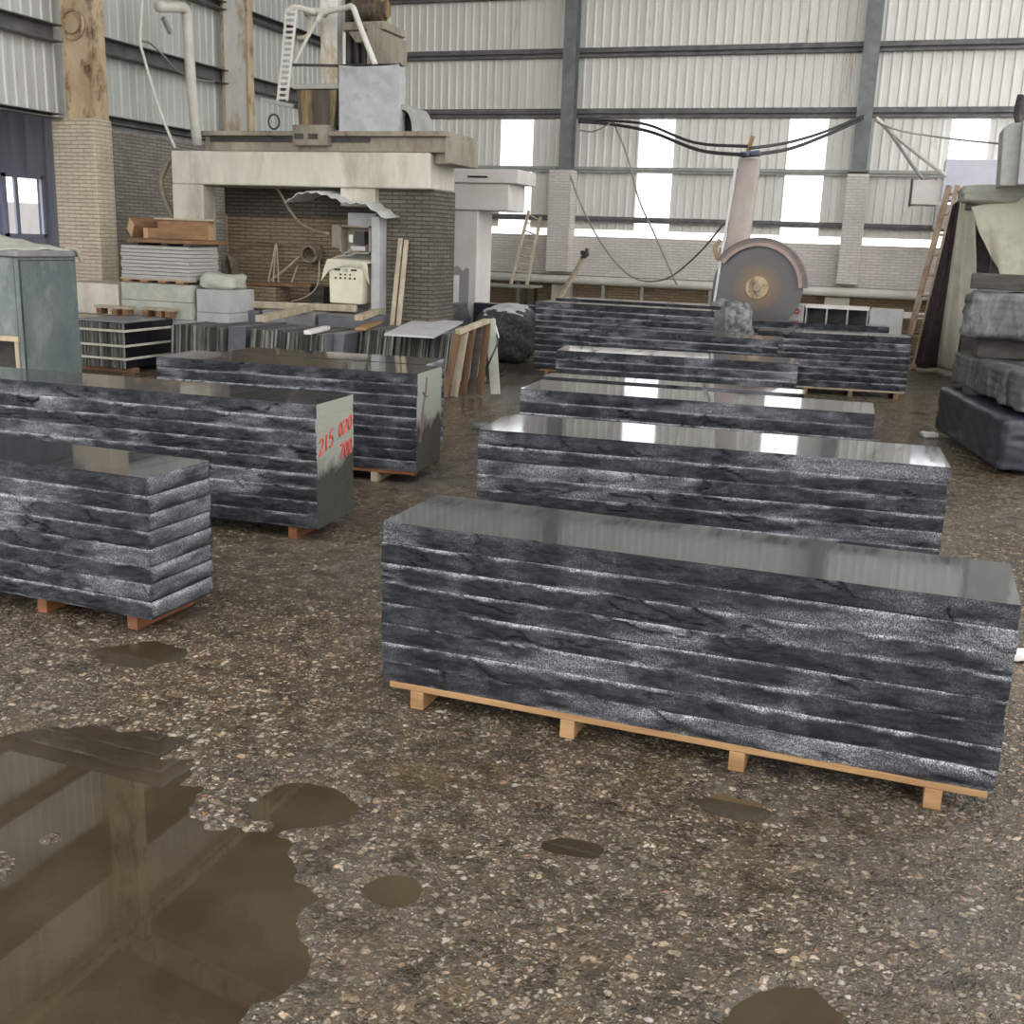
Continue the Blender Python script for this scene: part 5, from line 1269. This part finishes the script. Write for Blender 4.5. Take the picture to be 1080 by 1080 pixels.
# ------------------------------------------------------------------ right side: covered machine
rm = thing('concrete_portal', 'right hand portal of bluish white concrete behind the canvas', 'portal', (0.6, 18.0, 0))
b = MB(); b.box(0.40, 3.6, 18.0, 18.7, 2.40, 2.98); b.build('top_beam', M_bluewhite, rm, bevel=0.01)
b = MB(); b.box(-0.02, 0.5, 18.05, 18.7, 2.33, 2.68); b.build('stepped_beam', M_concrete_white, rm, bevel=0.01)
b = MB(); b.box(-0.05, -0.02, 18.02, 18.7, 2.31, 2.70); b.build('end_plate', M_dark_steel, rm)
b = MB(); b.box(0.34, 3.6, 18.05, 18.7, 1.98, 2.34); b.build('lower_beam', M_concrete_grey, rm, bevel=0.01)
b = MB(); b.box(1.2, 2.0, 18.1, 18.6, 0, 2.0); b.build('post', M_concrete_grey, rm, bevel=0.02)
b = MB(); b.box(0.80, 3.0, 15.4, 16.2, 0, 2.05); tag(b.build('covered_machine', M_dark_steel, bevel=0.02), 'dark machine hidden under the cream canvas', 'machine')
rough_block('stone_lump', 'mossy stone heap lying along the top of canvas', 'stone', (1.75, 14.95, 2.22), (1.2, 0.28, 0.11), R_(4), 0.06, 0.09, M_stone_green, 51, 16, 5)
b = MB(); b.box(0.62, 2.9, 14.75, 15.25, 2.15, 2.25); b.box(2.6, 2.9, 14.8, 15.2, 0, 2.15); b.box(1.0, 1.12, 14.95, 15.1, 0, 2.15)
tag(b.build('support_frame', M_dark_steel, bevel=0.01), 'dark steel frame holding up the cream canvas', 'frame')
def drape(name, label, cat, top, bot, m, nx=26, nz=30, fold=0.05, seed=0, freq=3.0, lift=None):
    """a hanging cloth between two polylines"""
    def samp(P, t):
        k = t * (len(P) - 1); i = min(int(k), len(P) - 2); f = k - i
        return [P[i][j] + (P[i + 1][j] - P[i][j]) * f for j in range(3)]
    rows = []
    for i in range(nx + 1):
        t = i / nx; a, c = samp(top, t), samp(bot, t)
        row = []
        for j in range(nz + 1):
            s = j / nz
            w = float(fbm(np.array([t * freq + seed]), np.array([s * 1.2 + seed]), 4, 60 + seed)[0]) * 2 * fold * min(1, s * 4 + 0.15)
            w2 = float(fbm(np.array([t * freq * 2 + s * 2]), np.array([s * 5 + seed]), 3, 70 + seed)[0]) * fold * 0.5
            row.append((a[0] + (c[0] - a[0]) * s + w2 * 0.3, a[1] + (c[1] - a[1]) * s - (w + w2), a[2] + (c[2] - a[2]) * s))
        rows.append(row)
    b = MB(); b.grid(rows)
    return tag(b.build(name, m, smooth=True, solid=0.012), label, cat)
drape('canvas_sheet', 'narrow cream canvas sheet hanging to the floor beside its shaded underside', 'canvas', [(0.559, 14.900, 2.252), (0.638, 14.900, 2.220), (0.729, 14.800, 2.141)], [(0.583, 16.793, 0.060), (0.799, 16.125, 0.060), (1.096, 15.827, 0.060)], M_tarp, fold=0.09, seed=1)
drape('canvas_sheet', 'wide cream canvas sheet with a swooping lower edge', 'canvas', [(0.679, 14.750, 2.182), (0.963, 14.700, 2.252), (1.309, 14.600, 2.309), (2.404, 14.400, 2.393)], [(0.814, 14.750, 1.875), (0.986, 14.700, 1.590), (1.080, 14.600, 1.461), (1.245, 14.500, 0.788), (1.670, 14.400, 0.652), (2.642, 14.200, 0.619)], M_tarp, nx=34, fold=0.05, seed=2, freq=5)
drape('shaded_canvas_side', 'shaded canvas underside in dark colour between rusty ladder and canvas', 'shaded canvas', [(0.484, 15.100, 2.214), (0.533, 15.100, 2.260), (0.576, 15.000, 2.234)], [(0.288, 16.682, 0.050), (0.414, 16.491, 0.050), (0.622, 16.784, 0.050)], M_tarp_shaded, fold=0.05, seed=3, freq=6)  # shadowed side of the canvas, built as a dark sheet
mh = thing('grinding_machine', 'grey angular machine head jutting in at the right edge', 'machine', (1.3, 13.8, 2.4))
p = [(0.902, 13.800, 2.376), (0.861, 13.800, 2.989), (0.931, 13.800, 3.039), (1.546, 13.800, 3.117), (1.650, 13.800, 2.388)]
b = MB(); b.prism([(q[0], q[2]) for q in p], 'y', 13.8, 14.4); b.build('housing', M_steel_grey, mh, bevel=0.015)
b = MB(); q0 = (1.075, 13.780, 2.388); q1 = (1.023, 13.780, 3.057); b.prism([(q0[0], q0[2]), (q0[0] + 0.6, q0[2]), (q1[0] + 0.55, q1[2]), (q1[0] + 0.02, q1[2])], 'y', 13.68, 13.8); b.build('face_plate', M_concrete_grey, mh, bevel=0.01)
b = MB(); b.tube([(1.022, 14.000, 3.359), (1.007, 14.000, 3.180), (1.042, 14.000, 3.060)], 0.05, 8, 3); b.build('cable_gland', M_dark_steel, mh)
b = MB(); p0 = (1.026, 14.300, 4.391); p1 = (1.171, 14.300, 3.040); b.box(p1[0], p1[0] + 0.5, 14.2, 14.7, p1[2] - 0.1, p0[2] + 1); b.build('column', M_steel_grey, mh)
b = MB(); b.box(1.6, 2.6, 13.9, 14.4, 0.0, 2.5); b.build('stand', M_dark_steel, mh)
# scraps on the floor
for (q, s, lab, m) in (((0.383, 10.458, 0.000), 0.05, 'small pale stone chip by the bottom quarry block', M_stone_pale), ((0.637, 4.683, 0.000), 0.04, 'white scrap on the floor right of nearest stack', M_concrete_white), ((-3.322, 8.784, 0.000), 0.06, 'dark offcut beside the rough ended stack', M_quarry)):
    rough_block('stone_chip', lab, 'stone chip', (q[0], q[1], 0.0), (s * 1.4, s, s * 0.5), 0.4, s * 0.3, 0.02, m, int(s * 900), 7, 9)

# ------------------------------------------------------------------ puddles: sheets of muddy water lying in the hollows of the floor
PL = [
    (-2.03, 2.06, 1.35, 1.0, -0.0085, 'large muddy puddle reflecting the left wall in the foreground'),
    (-2.62, 3.30, 0.51, 0.29, -0.0100, 'small brown puddle in front of the short left stack'),
    (-0.31, 3.00, 0.37, 0.20, -0.0100, 'muddy puddle in front of the nearest stack'),
    (-0.05, 2.12, 0.31, 0.25, -0.0100, 'light brown puddle at the lower right edge'),
    (-1.47, 2.52, 0.34, 0.27, -0.0100, 'puddle left of the nearest stack, dark brown'),
    (-0.66, 2.60, 0.22, 0.14, -0.0100, 'small shallow puddle in front of the nearest pallet'),
    (-1.05, 2.23, 0.20, 0.18, -0.0100, 'tiny puddle in the middle of the gravel floor'),
]
for i, (x, y, rx, ry, z, lab) in enumerate(PL):
    b = MB(); pts = []
    for k in range(40):
        a = 2 * PI * k / 40; r = 1 + 0.12 * math.sin(3 * a + i) + 0.06 * math.sin(7 * a + 2 * i)
        pts.append((rx * r * math.cos(a), ry * r * math.sin(a), 0))
    b.add(pts, [tuple(range(40))])
    o = b.build('puddle', M_water, fix=False); o.location = (x, y, z)
    tag(o, lab, 'puddle')
